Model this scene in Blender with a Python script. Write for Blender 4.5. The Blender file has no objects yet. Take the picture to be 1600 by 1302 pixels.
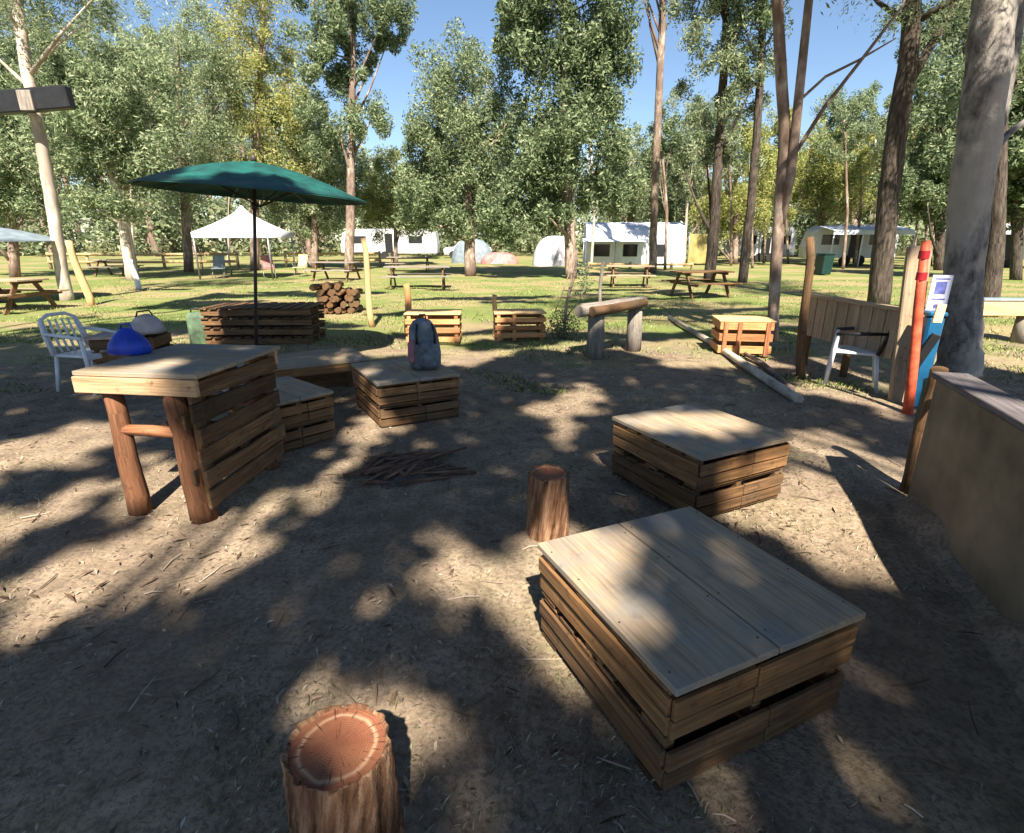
import bpy, bmesh, math, random
import numpy as np
from mathutils import Vector, Matrix, Euler
R = math.radians
random.seed(7)
rng = np.random.default_rng(11)
S = bpy.context.scene
COL = S.collection

# ------------------------------------------------------------------ camera, sky, sun, exposure
CAM_H = 1.65; FPX = 850.0; PITCH = R(18)
cd = bpy.data.cameras.new('camera'); cam = bpy.data.objects.new('camera', cd); COL.objects.link(cam)
cam.location = (0, 0, CAM_H); cam.rotation_euler = (R(90) - PITCH, 0, 0)
cd.sensor_width = 36; cd.lens = 36 * FPX / 1600; cd.clip_start = 0.05; cd.clip_end = 2000
S.camera = cam
SUN_EL = R(48); SUN_DIR = Vector((0.10, -1.0, 0)).normalized()      # horizontal direction towards the sun: behind the viewer
w = bpy.data.worlds.new('World'); S.world = w; w.use_nodes = True
nt = w.node_tree; nt.nodes.clear()
sky = nt.nodes.new('ShaderNodeTexSky'); sky.sky_type = 'NISHITA'; sky.sun_disc = False
sky.sun_elevation = SUN_EL; sky.sun_rotation = math.atan2(SUN_DIR.x, SUN_DIR.y)
sky.air_density = 1.0; sky.dust_density = 0.15; sky.ozone_density = 3.0
bg = nt.nodes.new('ShaderNodeBackground'); bg.inputs['Strength'].default_value = 0.052
wo = nt.nodes.new('ShaderNodeOutputWorld')
nt.links.new(sky.outputs[0], bg.inputs[0]); nt.links.new(bg.outputs[0], wo.inputs[0])
sl = bpy.data.lights.new('sun', 'SUN'); sl.energy = 5.0; sl.angle = R(0.8); sl.color = (1.0, 0.88, 0.72)
so = bpy.data.objects.new('sun', sl); COL.objects.link(so); so.location = (6, -30, 30)
sv = Vector((SUN_DIR.x * math.cos(SUN_EL), SUN_DIR.y * math.cos(SUN_EL), math.sin(SUN_EL)))
so.rotation_euler = sv.to_track_quat('Z', 'Y').to_euler()
S.view_settings.view_transform = 'Standard'; S.view_settings.look = 'None'
S.view_settings.exposure = 1.7; S.view_settings.gamma = 1
S.cycles.max_bounces = 6; S.cycles.diffuse_bounces = 3; S.cycles.transmission_bounces = 4; S.cycles.transparent_max_bounces = 6
S.cycles.caustics_reflective = False; S.cycles.caustics_refractive = False

# ------------------------------------------------------------------ measuring: photo pixel -> place in the world
def ray(px, py):
    x = (px - 800) / FPX; y = -(py - 651) / FPX
    return Vector((x, math.cos(PITCH) + y * math.sin(PITCH), -math.sin(PITCH) + y * math.cos(PITCH)))
def at(px, py, Y):
    d = ray(px, py); return Vector((0, 0, CAM_H)) + d * (Y / d.y)
def gp(px, py, z=0.0):
    d = ray(px, py); return Vector((0, 0, CAM_H)) + d * ((z - CAM_H) / d.z)

# ------------------------------------------------------------------ materials
def newmat(name):
    m = bpy.data.materials.new(name); m.use_nodes = True
    n = m.node_tree; n.nodes.clear()
    out = n.nodes.new('ShaderNodeOutputMaterial'); b = n.nodes.new('ShaderNodeBsdfPrincipled')
    n.links.new(b.outputs[0], out.inputs[0])
    return m, n, b, out
def node(n, t, **kw):
    x = n.nodes.new(t)
    for k, v in kw.items():
        if k in x.inputs.keys(): x.inputs[k].default_value = v
        else: setattr(x, k, v)
    return x
def ramp(n, fac, stops):
    r = n.nodes.new('ShaderNodeValToRGB'); e = r.color_ramp.elements
    while len(e) < len(stops): e.new(0.5)
    for i, (p, c) in enumerate(stops): e[i].position = p; e[i].color = (c[0], c[1], c[2], 1)
    n.links.new(fac, r.inputs[0]); return r.outputs[0]
def mixc(n, fac, a, b, mode='MIX'):
    m = n.nodes.new('ShaderNodeMix'); m.data_type = 'RGBA'; m.blend_type = mode
    if hasattr(fac, 'links') or hasattr(fac, 'is_linked'): n.links.new(fac, m.inputs[0])
    else: m.inputs[0].default_value = fac
    for s, v in ((m.inputs[6], a), (m.inputs[7], b)):
        if isinstance(v, (tuple, list)): s.default_value = (v[0], v[1], v[2], 1)
        else: n.links.new(v, s)
    return m.outputs[2]
def noise(n, vec, scale, detail=4, rough=0.55):
    x = node(n, 'ShaderNodeTexNoise'); x.inputs['Scale'].default_value = scale
    x.inputs['Detail'].default_value = detail; x.inputs['Roughness'].default_value = rough
    if vec is not None: n.links.new(vec, x.inputs['Vector'])
    return x.outputs['Fac']
def mapping(n, vec, scale):
    x = node(n, 'ShaderNodeMapping'); x.inputs['Scale'].default_value = scale
    n.links.new(vec, x.inputs['Vector']); return x.outputs[0]
def mathn(n, op, a, b=None, clamp=False):
    x = n.nodes.new('ShaderNodeMath'); x.operation = op; x.use_clamp = clamp
    for i, v in enumerate((a, b)):
        if v is None: continue
        if isinstance(v, (int, float)): x.inputs[i].default_value = v
        else: n.links.new(v, x.inputs[i])
    return x.outputs[0]
def bump(n, b, h, strength=0.4, dist=0.01):
    x = node(n, 'ShaderNodeBump'); x.inputs['Strength'].default_value = strength; x.inputs['Distance'].default_value = dist
    n.links.new(h, x.inputs['Height']); n.links.new(x.outputs[0], b.inputs['Normal'])

def wood(name, dark, mid, light, grey=None, rough=0.8, stain=0.5, vary=0.55, spots=.7):
    m, n, b, o = newmat(name)
    uv = node(n, 'ShaderNodeUVMap').outputs[0]
    ob = node(n, 'ShaderNodeTexCoord').outputs['Object']
    g = noise(n, mapping(n, uv, (2.2, 46, 1)), 1.6, 6, 0.62)
    g2 = noise(n, mapping(n, uv, (1.1, 9, 1)), 1.5, 3)
    isl = node(n, 'ShaderNodeNewGeometry').outputs['Random Per Island']
    f = mathn(n, 'ADD', mathn(n, 'MULTIPLY', g, 0.62), mathn(n, 'MULTIPLY', g2, 0.38))
    c = ramp(n, f, [(0.30, dark), (0.5, mid), (0.70, light)])
    v = mathn(n, 'ADD', mathn(n, 'MULTIPLY', isl, vary), 1.0 - vary * .55)
    hv = node(n, 'ShaderNodeHueSaturation'); n.links.new(c, hv.inputs['Color']); n.links.new(v, hv.inputs['Value'])
    c = hv.outputs[0]
    if grey:
        st = noise(n, ob, 3.4, 6, 0.62)
        c = mixc(n, ramp(n, st, [(0.42, (0, 0, 0)), (0.62, (stain,) * 3)]), c, grey)
    # dirt spots and nail stains with shapes of their own
    sp = noise(n, ob, 13, 5, 0.75)
    c = mixc(n, ramp(n, sp, [(0.57, (0, 0, 0)), (0.72, (spots,) * 3)]), c, (dark[0] * .5, dark[1] * .5, dark[2] * .5))
    n.links.new(c, b.inputs['Base Color']); b.inputs['Roughness'].default_value = rough
    b.inputs['Specular IOR Level'].default_value = 0.25
    bump(n, b, g, 0.5, 0.004)
    return m
def bark(name, dark, mid, light, sx=9, sy=1.6, strength=0.8, dist=0.02, patch=None):
    m, n, b, o = newmat(name)
    uv = node(n, 'ShaderNodeUVMap').outputs[0]
    ob = node(n, 'ShaderNodeTexCoord').outputs['Object']
    g = noise(n, mapping(n, uv, (sx, sy, 1)), 2.0, 7, 0.65)
    c = ramp(n, g, [(0.33, dark), (0.5, mid), (0.68, light)])
    if patch:
        p = noise(n, mapping(n, ob, (1, 1, 0.45)), 1.5, 4, 0.6)
        c = mixc(n, ramp(n, p, [(0.47, (0, 0, 0)), (0.56, (0.8,) * 3)]), c, patch)
    n.links.new(c, b.inputs['Base Color']); b.inputs['Roughness'].default_value = 0.9
    b.inputs['Specular IOR Level'].default_value = 0.15
    bump(n, b, g, strength, dist)
    return m
def plain(name, col, rough=0.5, var=0.15, scale=6, metal=0.0, bumpy=0.0):
    m, n, b, o = newmat(name)
    ob = node(n, 'ShaderNodeTexCoord').outputs['Object']
    g = noise(n, ob, scale, 5, 0.6)
    lo = tuple(max(0, c * (1 - var * 1.6)) for c in col); hi = tuple(min(1, c * (1 + var)) for c in col)
    n.links.new(ramp(n, g, [(0.3, lo), (0.68, hi)]), b.inputs['Base Color'])
    b.inputs['Roughness'].default_value = rough; b.inputs['Metallic'].default_value = metal
    b.inputs['Specular IOR Level'].default_value = 0.35
    if bumpy: bump(n, b, noise(n, ob, scale * 6, 3), bumpy, 0.01)
    return m
def leafmat(name, stops, trans=0.4):
    m, n, b, o = newmat(name)
    isl = node(n, 'ShaderNodeNewGeometry').outputs['Random Per Island']
    ob = node(n, 'ShaderNodeObjectInfo').outputs['Random']
    pos = node(n, 'ShaderNodeNewGeometry').outputs['Position']
    cl = noise(n, pos, 0.8, 3)
    f = mathn(n, 'ADD', mathn(n, 'MULTIPLY', isl, 0.6), mathn(n, 'MULTIPLY', cl, 0.55))
    f = mathn(n, 'ADD', f, mathn(n, 'MULTIPLY', mathn(n, 'SUBTRACT', ob, 0.5), 0.25))
    c = ramp(n, f, stops)
    n.links.new(c, b.inputs['Base Color']); b.inputs['Roughness'].default_value = 0.6
    b.inputs['Specular IOR Level'].default_value = 0.2
    t = node(n, 'ShaderNodeBsdfTranslucent'); n.links.new(c, t.inputs[0])
    mx = node(n, 'ShaderNodeMixShader'); mx.inputs[0].default_value = trans
    n.links.new(b.outputs[0], mx.inputs[1]); n.links.new(t.outputs[0], mx.inputs[2]); n.links.new(mx.outputs[0], o.inputs[0])
    return m
M = {}
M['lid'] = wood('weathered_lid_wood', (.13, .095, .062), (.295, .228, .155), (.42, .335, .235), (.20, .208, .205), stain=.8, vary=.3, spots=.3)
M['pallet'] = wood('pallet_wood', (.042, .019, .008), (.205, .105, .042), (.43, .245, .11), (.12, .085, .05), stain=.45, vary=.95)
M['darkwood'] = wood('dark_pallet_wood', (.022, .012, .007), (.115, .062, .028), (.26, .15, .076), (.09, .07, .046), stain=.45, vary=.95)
M['orange'] = wood('fresh_orange_timber', (.20, .08, .03), (.45, .215, .09), (.60, .34, .17))
M['post'] = wood('yellow_pine_post', (.30, .185, .08), (.50, .34, .165), (.60, .44, .25))
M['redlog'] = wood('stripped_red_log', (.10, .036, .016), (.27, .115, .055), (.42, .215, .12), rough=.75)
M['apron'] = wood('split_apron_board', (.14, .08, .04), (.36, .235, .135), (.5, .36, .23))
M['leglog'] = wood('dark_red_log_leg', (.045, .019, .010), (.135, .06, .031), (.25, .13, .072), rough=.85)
M['fence'] = wood('fence_paling_wood', (.15, .105, .065), (.30, .225, .15), (.42, .335, .235), (.27, .22, .165), stain=.4, vary=.3)
M['greylog'] = wood('grey_weathered_log', (.07, .062, .054), (.19, .17, .15), (.32, .295, .26))
M['char'] = wood('charred_sticks', (.03, .018, .013), (.12, .068, .045), (.27, .17, .115))
M['bark_rough'] = bark('stringy_bark', (.04, .019, .011), (.20, .105, .06), (.46, .30, .19), 16, 1.4, 1.0, .03)
M['bark_white'] = bark('white_gum_bark', (.22, .18, .14), (.50, .44, .37), (.66, .60, .53), 3, 1.0, .35, .01, patch=(.30, .25, .21))
M['bark_grey'] = bark('grey_gum_bark', (.06, .055, .053), (.175, .165, .158), (.31, .29, .27), 5, 2.4, 1.0, .03, patch=(.36, .335, .30))
M['bark_dark'] = bark('dark_ironbark', (.018, .015, .013), (.065, .053, .045), (.13, .11, .09), 9, 1.5, 1.0, .03)
M['bark_mix'] = bark('peeling_gum_bark', (.09, .06, .045), (.26, .20, .165), (.46, .40, .34), 4, 1.3, .7, .02, patch=(.14, .10, .08))
M['leaf_olive'] = leafmat('olive_gum_leaves', [(.12, (.036, .062, .032)), (.40, (.132, .188, .096)), (.68, (.275, .345, .195)), (.95, (.43, .47, .30))])
M['leaf_yellow'] = leafmat('yellow_green_leaves', [(.12, (.06, .09, .026)), (.40, (.20, .25, .075)), (.78, (.40, .43, .15)), (.97, (.48, .42, .19))])
M['leaf_dense'] = leafmat('dense_dark_gum_leaves', [(.1, (.02, .03, .012)), (.5, (.045, .06, .025)), (.95, (.09, .105, .045))], trans=0.05)  # for the unseen shade gums; low translucency keeps their cast shade dark
M['leaf_blue'] = leafmat('grey_green_gum_leaves', [(.10, (.045, .07, .038)), (.42, (.155, .205, .115)), (.8, (.30, .35, .21)), (.97, (.42, .44, .29))])
M['bag_blue'] = plain('royal_blue_nylon', (.012, .045, .42), .45, .25, 14, bumpy=.3)
M['navy'] = plain('slate_backpack_nylon', (.12, .15, .18), .6, .35, 12, bumpy=.4)
M['pink'] = plain('dusty_pink_fabric', (.30, .14, .17), .7, .2, 8)
M['black'] = plain('black_plastic', (.014, .015, .017), .45, .2)
M['white_plastic'] = plain('white_moulded_plastic', (.62, .65, .70), .35, .06)
M['canopy'] = plain('green_canvas', (.006, .075, .068), .65, .35, 5)
M['grey_canopy'] = plain('blue_grey_canvas', (.17, .22, .26), .7, .2, 4)
M['white_canvas'] = plain('white_canvas', (.60, .63, .70), .7, .14, 1.5)
M['metal'] = plain('galvanised_steel', (.30, .31, .32), .4, .2, 20, metal=.7)
M['dark_metal'] = plain('dark_painted_steel', (.045, .038, .036), .5, .2)
M['red'] = plain('orange_red_paint', (.60, .105, .05), .55, .35, 9)
M['redsat'] = plain('dark_red_paint', (.33, .012, .02), .5, .2)
M['bin_blue'] = plain('blue_bin_plastic', (.008, .085, .19), .4, .2, 4)
M['sign'] = plain('pale_sign_sheet', (.55, .58, .75), .4, .08, 8)
M['signink'] = plain('blue_sign_print', (.10, .12, .36), .5, .3, 20)
M['yellow'] = plain('cream_yellow_paint', (.70, .60, .28), .5, .15)
M['green_paint'] = plain('faded_green_paint', (.085, .14, .085), .7, .4)
M['panel'] = plain('tan_grey_wall_sheet', (.19, .158, .105), .65, .32, 2.2, bumpy=.1)
M['capwood'] = wood('dark_cap_rail', (.035, .03, .032), (.10, .09, .095), (.20, .18, .19))
M['caravan'] = plain('caravan_white_enamel', (.52, .54, .58), .4, .12, 1.2)
M['awning'] = plain('blue_white_awning', (.50, .56, .68), .6, .12, 2)
M['glass'] = plain('dark_window_glass', (.018, .022, .026), .08, .1)
M['tarp'] = plain('yellow_tarp', (.30, .26, .10), .6, .2, 2)
M['redtarp'] = plain('pink_red_fabric', (.46, .19, .18), .6, .3, 2)
M['door_grey'] = plain('grey_mesh_door', (.22, .22, .25), .8, .2)
M['tyre'] = plain('tyre_rubber', (.02, .02, .02), .85, .2)
M['bin_green'] = plain('dark_green_bin_plastic', (.007, .032, .030), .45, .2)

# ------------------------------------------------------------------ object helpers
def tag(o, label, cat, group=None, kind=None):
    if label: o['label'] = label
    if cat: o['category'] = cat
    if group: o['group'] = group
    if kind: o['kind'] = kind
    return o
def thing(name, label, cat, loc=(0, 0, 0), rz=0.0, group=None):
    o = bpy.data.objects.new(name, None); COL.objects.link(o); o.empty_display_size = 0.2
    o.location = loc; o.rotation_euler = (0, 0, rz)
    return tag(o, label, cat, group)
def link_mesh(name, me, mat, parent=None):
    o = bpy.data.objects.new(name, me); COL.objects.link(o)
    if mat is not None:
        for m in (mat if isinstance(mat, (list, tuple)) else [mat]): me.materials.append(m)
    if parent is not None: o.parent = parent
    return o
def dup(root, loc, rz=None, label=None):
    r = root.copy(); COL.objects.link(r); r.location = loc
    if rz is not None: r.rotation_euler = (0, 0, rz)
    if label: r['label'] = label
    for ch in root.children:
        c = ch.copy(); COL.objects.link(c); c.parent = r
        for g in ch.children:
            d = g.copy(); COL.objects.link(d); d.parent = c
    return r
class MB:
    def __init__(s): s.v = []; s.f = []; s.uv = []; s.smooth = []
    def face(s, idx, uvs, sm=False): s.f.append(idx); s.uv.extend(uvs); s.smooth.append(sm)
    def box(s, c, size, rot=None, jit=0.0, taper=None):
        c = Vector(c); hx, hy, hz = [k / 2 for k in size]
        Rm = Euler(rot).to_matrix() if rot else Matrix.Identity(3)
        if jit:
            Rm = Rm @ Euler((random.uniform(-jit, jit), random.uniform(-jit, jit), random.uniform(-jit, jit))).to_matrix()
        P = [Vector((sx * hx, sy * hy, sz * hz)) for sz in (-1, 1) for sy in (-1, 1) for sx in (-1, 1)]
        if taper: P = [Vector((p.x * (taper if p.z > 0 else 1), p.y * (taper if p.z > 0 else 1), p.z)) for p in P]
        b = len(s.v); s.v.extend([c + Rm @ p for p in P])
        g = max(range(3), key=lambda k: size[k]); ou, ov = random.uniform(0, 50), random.uniform(0, 50)
        for q in ((0, 2, 3, 1), (4, 5, 7, 6), (0, 1, 5, 4), (2, 6, 7, 3), (0, 4, 6, 2), (1, 3, 7, 5)):
            ps = [P[k] for k in q]; nrm = (ps[1] - ps[0]).cross(ps[2] - ps[0])
            na = max(range(3), key=lambda k: abs(nrm[k])); ax = [k for k in range(3) if k != na]
            if g in ax: u, v = g, [k for k in ax if k != g][0]; uvs = [(p[u] + ou, p[v] + ov) for p in ps]
            else: uvs = [(p[ax[0]] * 8 + ou, p[ax[1]] + ov) for p in ps]
            s.face([b + k for k in q], uvs)
        return s
    def quad(s, ps, sm=False):
        b = len(s.v); s.v.extend([Vector(p) for p in ps])
        L = (Vector(ps[1]) - Vector(ps[0])).length; W = (Vector(ps[-1]) - Vector(ps[0])).length
        uvs = [(0, 0), (L, 0), (L, W), (0, W)] if len(ps) == 4 else [(p[0], p[1]) for p in ps]
        s.face(list(range(b, b + len(ps))), uvs, sm); return s
    def tube(s, pts, radii, seg=10, wob=0.0, cap=True, grain=False, flute=0.0, seed=0, smooth=True):
        pts = [Vector(p) for p in pts]; n = len(pts); b = len(s.v); r0 = random.Random(seed)
        ph = [r0.uniform(0, 6.28) for _ in range(6)]; ou = r0.uniform(0, 30)
        ref = None; dist = 0; ds = []
        for i, p in enumerate(pts):
            t = (pts[min(i + 1, n - 1)] - pts[max(i - 1, 0)]).normalized()
            if ref is None:
                ref = Vector((1, 0, 0)) if abs(t.x) < 0.8 else Vector((0, 1, 0))
            x = (ref - t * ref.dot(t)).normalized(); y = t.cross(x); ref = x
            if i: dist += (p - pts[i - 1]).length
            ds.append(dist)
            for k in range(seg):
                a = 2 * math.pi * k / seg
                rr = radii[i] * (1 + wob * (math.sin(2 * a + ph[0] + dist * 2.1) + .7 * math.sin(3 * a + ph[1] - dist * 3.3) + .5 * math.sin(5 * a + ph[2])) / 2
                                 + flute * (r0.uniform(-1, 1) * .5 + math.sin(9 * a + ph[3] + .8 * math.sin(dist * 5)) * .6 + math.sin(17 * a + ph[4]) * .4))
                s.v.append(p + x * (rr * math.cos(a)) + y * (rr * math.sin(a)))
        for i in range(n - 1):
            for k in range(seg):
                k2 = (k + 1) % seg; ra = radii[i] * 6.283 / seg
                q = [b + i * seg + k, b + i * seg + k2, b + (i + 1) * seg + k2, b + (i + 1) * seg + k]
                u0, u1 = k * ra + ou, (k + 1) * ra + ou
                uv = [(u0, ds[i]), (u1, ds[i]), (u1, ds[i + 1]), (u0, ds[i + 1])]
                if grain: uv = [(c[1], c[0]) for c in uv]
                s.face(q, uv, smooth)
        if cap:
            s.face([b + k for k in range(seg)][::-1], [(random.random() * .1, random.random() * .1) for k in range(seg)])
            s.face([b + (n - 1) * seg + k for k in range(seg)], [(random.random() * .1, random.random() * .1) for k in range(seg)])
        return s
    def build(s, name, mat, parent=None, bevel=0.0, loc=None):
        me = bpy.data.meshes.new(name); me.from_pydata([tuple(v) for v in s.v], [], s.f)
        l = me.uv_layers.new(name='UVMap'); l.data.foreach_set('uv', np.array(s.uv, dtype=np.float32).ravel())
        me.polygons.foreach_set('use_smooth', s.smooth); me.update()
        o = link_mesh(name, me, mat, parent)
        if loc is not None: o.location = loc
        if bevel:
            md = o.modifiers.new('bevel', 'BEVEL'); md.width = bevel; md.segments = 1; md.limit_method = 'ANGLE'; md.angle_limit = R(50)
        return o
def np_mesh(name, V, F, smooth=False, mat_idx=None, uv=None):
    V = np.asarray(V, np.float32); F = np.asarray(F, np.int32); k = F.shape[1]
    me = bpy.data.meshes.new(name); me.vertices.add(len(V)); me.vertices.foreach_set('co', V.ravel())
    me.loops.add(F.size); me.loops.foreach_set('vertex_index', F.ravel())
    me.polygons.add(len(F)); me.polygons.foreach_set('loop_start', np.arange(0, F.size, k, dtype=np.int32))
    me.polygons.foreach_set('loop_total', np.full(len(F), k, np.int32))
    if mat_idx is not None: me.polygons.foreach_set('material_index', np.asarray(mat_idx, np.int32))
    if smooth: me.polygons.foreach_set('use_smooth', np.ones(len(F), bool))
    me.update(calc_edges=True); me.validate(); return me

# ------------------------------------------------------------------ ground
def ground_z(x, y):
    return (0.014 * np.sin(1.3 * x + .7 * y) + 0.012 * np.sin(2.9 * x - 1.7 * y + 1) + 0.008 * np.sin(5.1 * x + 4.3 * y + 2)) * np.clip(1.2 - np.hypot(x, y) / 60, 0, 1)
def axis(near, far, n1, n2):
    a = np.linspace(0, near, n1); b = near + (far - near) * np.linspace(0, 1, n2)[1:] ** 2.6
    return np.concatenate([-(b[::-1]), -a[:0:-1], a, b])
gx = axis(9, 400, 60, 26); gy = axis(14, 400, 90, 26)
X, Y = np.meshgrid(gx, gy); Z = ground_z(X, Y)
nx, ny = len(gx), len(gy); idx = np.arange(nx * ny).reshape(ny, nx)
F = np.stack([idx[:-1, :-1], idx[:-1, 1:], idx[1:, 1:], idx[1:, :-1]], -1).reshape(-1, 4)
me = np_mesh('ground', np.stack([X, Y, Z], -1).reshape(-1, 3), F, True)
m, n, b, o_ = newmat('dirt_and_grass_ground')
pos = node(n, 'ShaderNodeNewGeometry').outputs['Position']
sep = node(n, 'ShaderNodeSeparateXYZ'); n.links.new(pos, sep.inputs[0])
n1 = noise(n, pos, 0.75, 5, .6); n2 = noise(n, pos, 5.5, 6, .65); n3 = noise(n, pos, 42, 5, .7); n4 = noise(n, mapping(n, pos, (1, 1.6, 1)), 0.33, 4, .6)
vor = node(n, 'ShaderNodeTexVoronoi'); vor.inputs['Scale'].default_value = 60; n.links.new(pos, vor.inputs['Vector'])
dirt = ramp(n, n2, [(.3, (.155, .122, .09)), (.5, (.275, .216, .158)), (.7, (.37, .296, .22))])
dirt = mixc(n, ramp(n, n3, [(.40, (.75,) * 3), (.52, (0, 0, 0))]), dirt, (.12, .098, .076))
dirt = mixc(n, ramp(n, n3, [(.60, (0, 0, 0)), (.70, (.7,) * 3)]), dirt, (.42, .35, .28))
dirt = mixc(n, ramp(n, vor.outputs['Distance'], [(.10, (.8,) * 3), (.22, (0, 0, 0))]), dirt, (.17, .12, .085))
straw = ramp(n, n3, [(.3, (.15, .125, .058)), (.7, (.36, .31, .165))])
green = ramp(n, n3, [(.3, (.07, .105, .026)), (.7, (.215, .27, .082))])
dirt = mixc(n, ramp(n, n1, [(.34, (.55,) * 3), (.56, (0, 0, 0))]), dirt, (.145, .112, .082))
lawn = mixc(n, ramp(n, n4, [(.44, (0, 0, 0)), (.54, (1, 1, 1))]), straw, green)
lf = mathn(n, 'ADD', mathn(n, 'MULTIPLY', mathn(n, 'SUBTRACT', sep.outputs[1], 7.0), 0.24), mathn(n, 'MULTIPLY', mathn(n, 'SUBTRACT', n1, .5), 3.6))
lf = mathn(n, 'MINIMUM', mathn(n, 'MAXIMUM', lf, mathn(n, 'MULTIPLY', mathn(n, 'SUBTRACT', n1, .52), 2.2)), 0.92, True)
n.links.new(mixc(n, lf, dirt, lawn), b.inputs['Base Color'])
b.inputs['Roughness'].default_value = 0.95; b.inputs['Specular IOR Level'].default_value = .1
bump(n, b, mathn(n, 'ADD', mathn(n, 'MULTIPLY', n2, .6), n3), 0.6, 0.02)
g = link_mesh('ground', me, m); g['kind'] = 'structure'

# ------------------------------------------------------------------ timber furniture
def pallet_mb(w, d, h, z0):
    mb = MB(); t = .018
    for x in (-w / 2 + .03, 0, w / 2 - .03): mb.box((x, 0, z0 + h / 2), (.042, d - .03, h - 2 * t - .004), jit=.006)
    nb = 6
    for k in range(nb):
        y = -d / 2 + (k + .5) * d / nb
        mb.box((random.uniform(-.004, .004), y, z0 + h - t / 2), (w, d / nb - .03, t), jit=.008)
    for k in range(3):
        y = -d / 2 + .06 + k * (d - .12) / 2
        mb.box((random.uniform(-.006, .006), y, z0 + t / 2), (w, .115, t), jit=.008)
    fh = h - 2 * t - .006
    for sy in (-1, 1):                                   # fascia boards on two sides, two rows each split in two lengths
        split = random.uniform(-.08, .08)
        for row, (fz, hh) in enumerate(((.26, .40), (.76, .44))):
            pr_ = .006 + .005 * ((row + (sy > 0)) % 2)
            mb.box((-w / 4 + split / 2, sy * (d / 2 + pr_), z0 + t + fh * fz), (w / 2 + split - .006, .018, fh * hh), jit=.010)
            mb.box((w / 4 + split / 2, sy * (d / 2 + pr_), z0 + t + fh * fz), (w / 2 - split - .006, .018, fh * hh), jit=.010)
    for sx in (-1, 1):                                   # thin strips along the other two
        mb.box((sx * (w / 2 - .004), 0, z0 + t + fh * .30), (.016, d, fh * .42), jit=.008)
        mb.box((sx * (w / 2 + .004), 0, z0 + t + fh * .80), (.016, d, fh * .38), jit=.008)
    return mb
def pallet_seat(label, c, rz, w=.80, d=.82, h=.45, group='pallet tables', mats=('lid', 'pallet', 'darkwood'), panels=2, name='pallet_table'):
    t = thing(name, label, 'table', (c[0], c[1], 0), rz, group)
    hp = (h - .034) / 2
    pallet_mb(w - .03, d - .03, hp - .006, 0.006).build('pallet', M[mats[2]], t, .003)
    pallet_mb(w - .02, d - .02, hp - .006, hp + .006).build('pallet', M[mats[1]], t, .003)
    mb = MB()
    for k in range(panels):
        ww = w / panels
        mb.box((-w / 2 + (k + .5) * ww, random.uniform(-.003, .003), h - .017), (ww - .005, d + .03, .026), jit=.003)
    lid = mb.build('lid', M[mats[0]], t, .003)
    for sx in (-.94, -.06, .06, .94):                    # nail heads along the stringers
        for sy in (-.88, -.30, .31, .87):
            x = sx * w / 2 + random.uniform(-.006, .006); y = sy * d / 2 + random.uniform(-.02, .02)
            MB().tube([(x, y, h - .006), (x, y, h - .0028)], [.0042, .0040], 8, smooth=False).build('nail', M['dark_metal'], lid)
    return t
# front tables: sized and turned from the four measured corners of each top
pallet_seat('large square pallet table in the right foreground, sunlit patch on its grey lid', (.655, 1.775), R(24.4), .82, .83)
pallet_seat('square pallet table second from the camera, behind the short stump', (1.265, 3.50), R(27), .80, .84)
pallet_seat('square pallet table with a slate backpack standing on it', (-1.07, 5.24), R(29), .80, .92)
pallet_seat('small pallet table tucked against the right side of the tall bar table', (-1.99, 4.45), R(48), .60, .76)
# low bench behind: slab top on rails and short legs, open underneath
def slab_bench():
    t = thing('pallet_bench', 'wide low bench with overhanging slab top behind the bar table', 'bench', (-2.27, 5.72, 0), R(30))
    mb = MB()
    for k in range(5): mb.box((0, -.29 + k * .145, .432), (1.28, .138, .034), jit=.004)
    mb.build('bench_top', M['lid'], t, .003)
    mb = MB()
    mb.box((0, -.33, .367), (1.22, .03, .09), jit=.004); mb.box((0, .33, .367), (1.22, .03, .09), jit=.004)
    mb.box((-.6, 0, .367), (.03, .63, .09)); mb.box((.6, 0, .367), (.03, .63, .09)); mb.build('apron', M['pallet'], t, .003)
    for sx in (-1, 1):
        for sy in (-1, 1): MB().box((sx * .55, sy * .27, .16), (.09, .09, .32)).build('leg', M['darkwood'], t, .004)
    mb = MB(); mb.box((0, .1, .17), (1.0, .02, .22)); mb.build('back_board', M['darkwood'], t, .003)
slab_bench()

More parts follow.
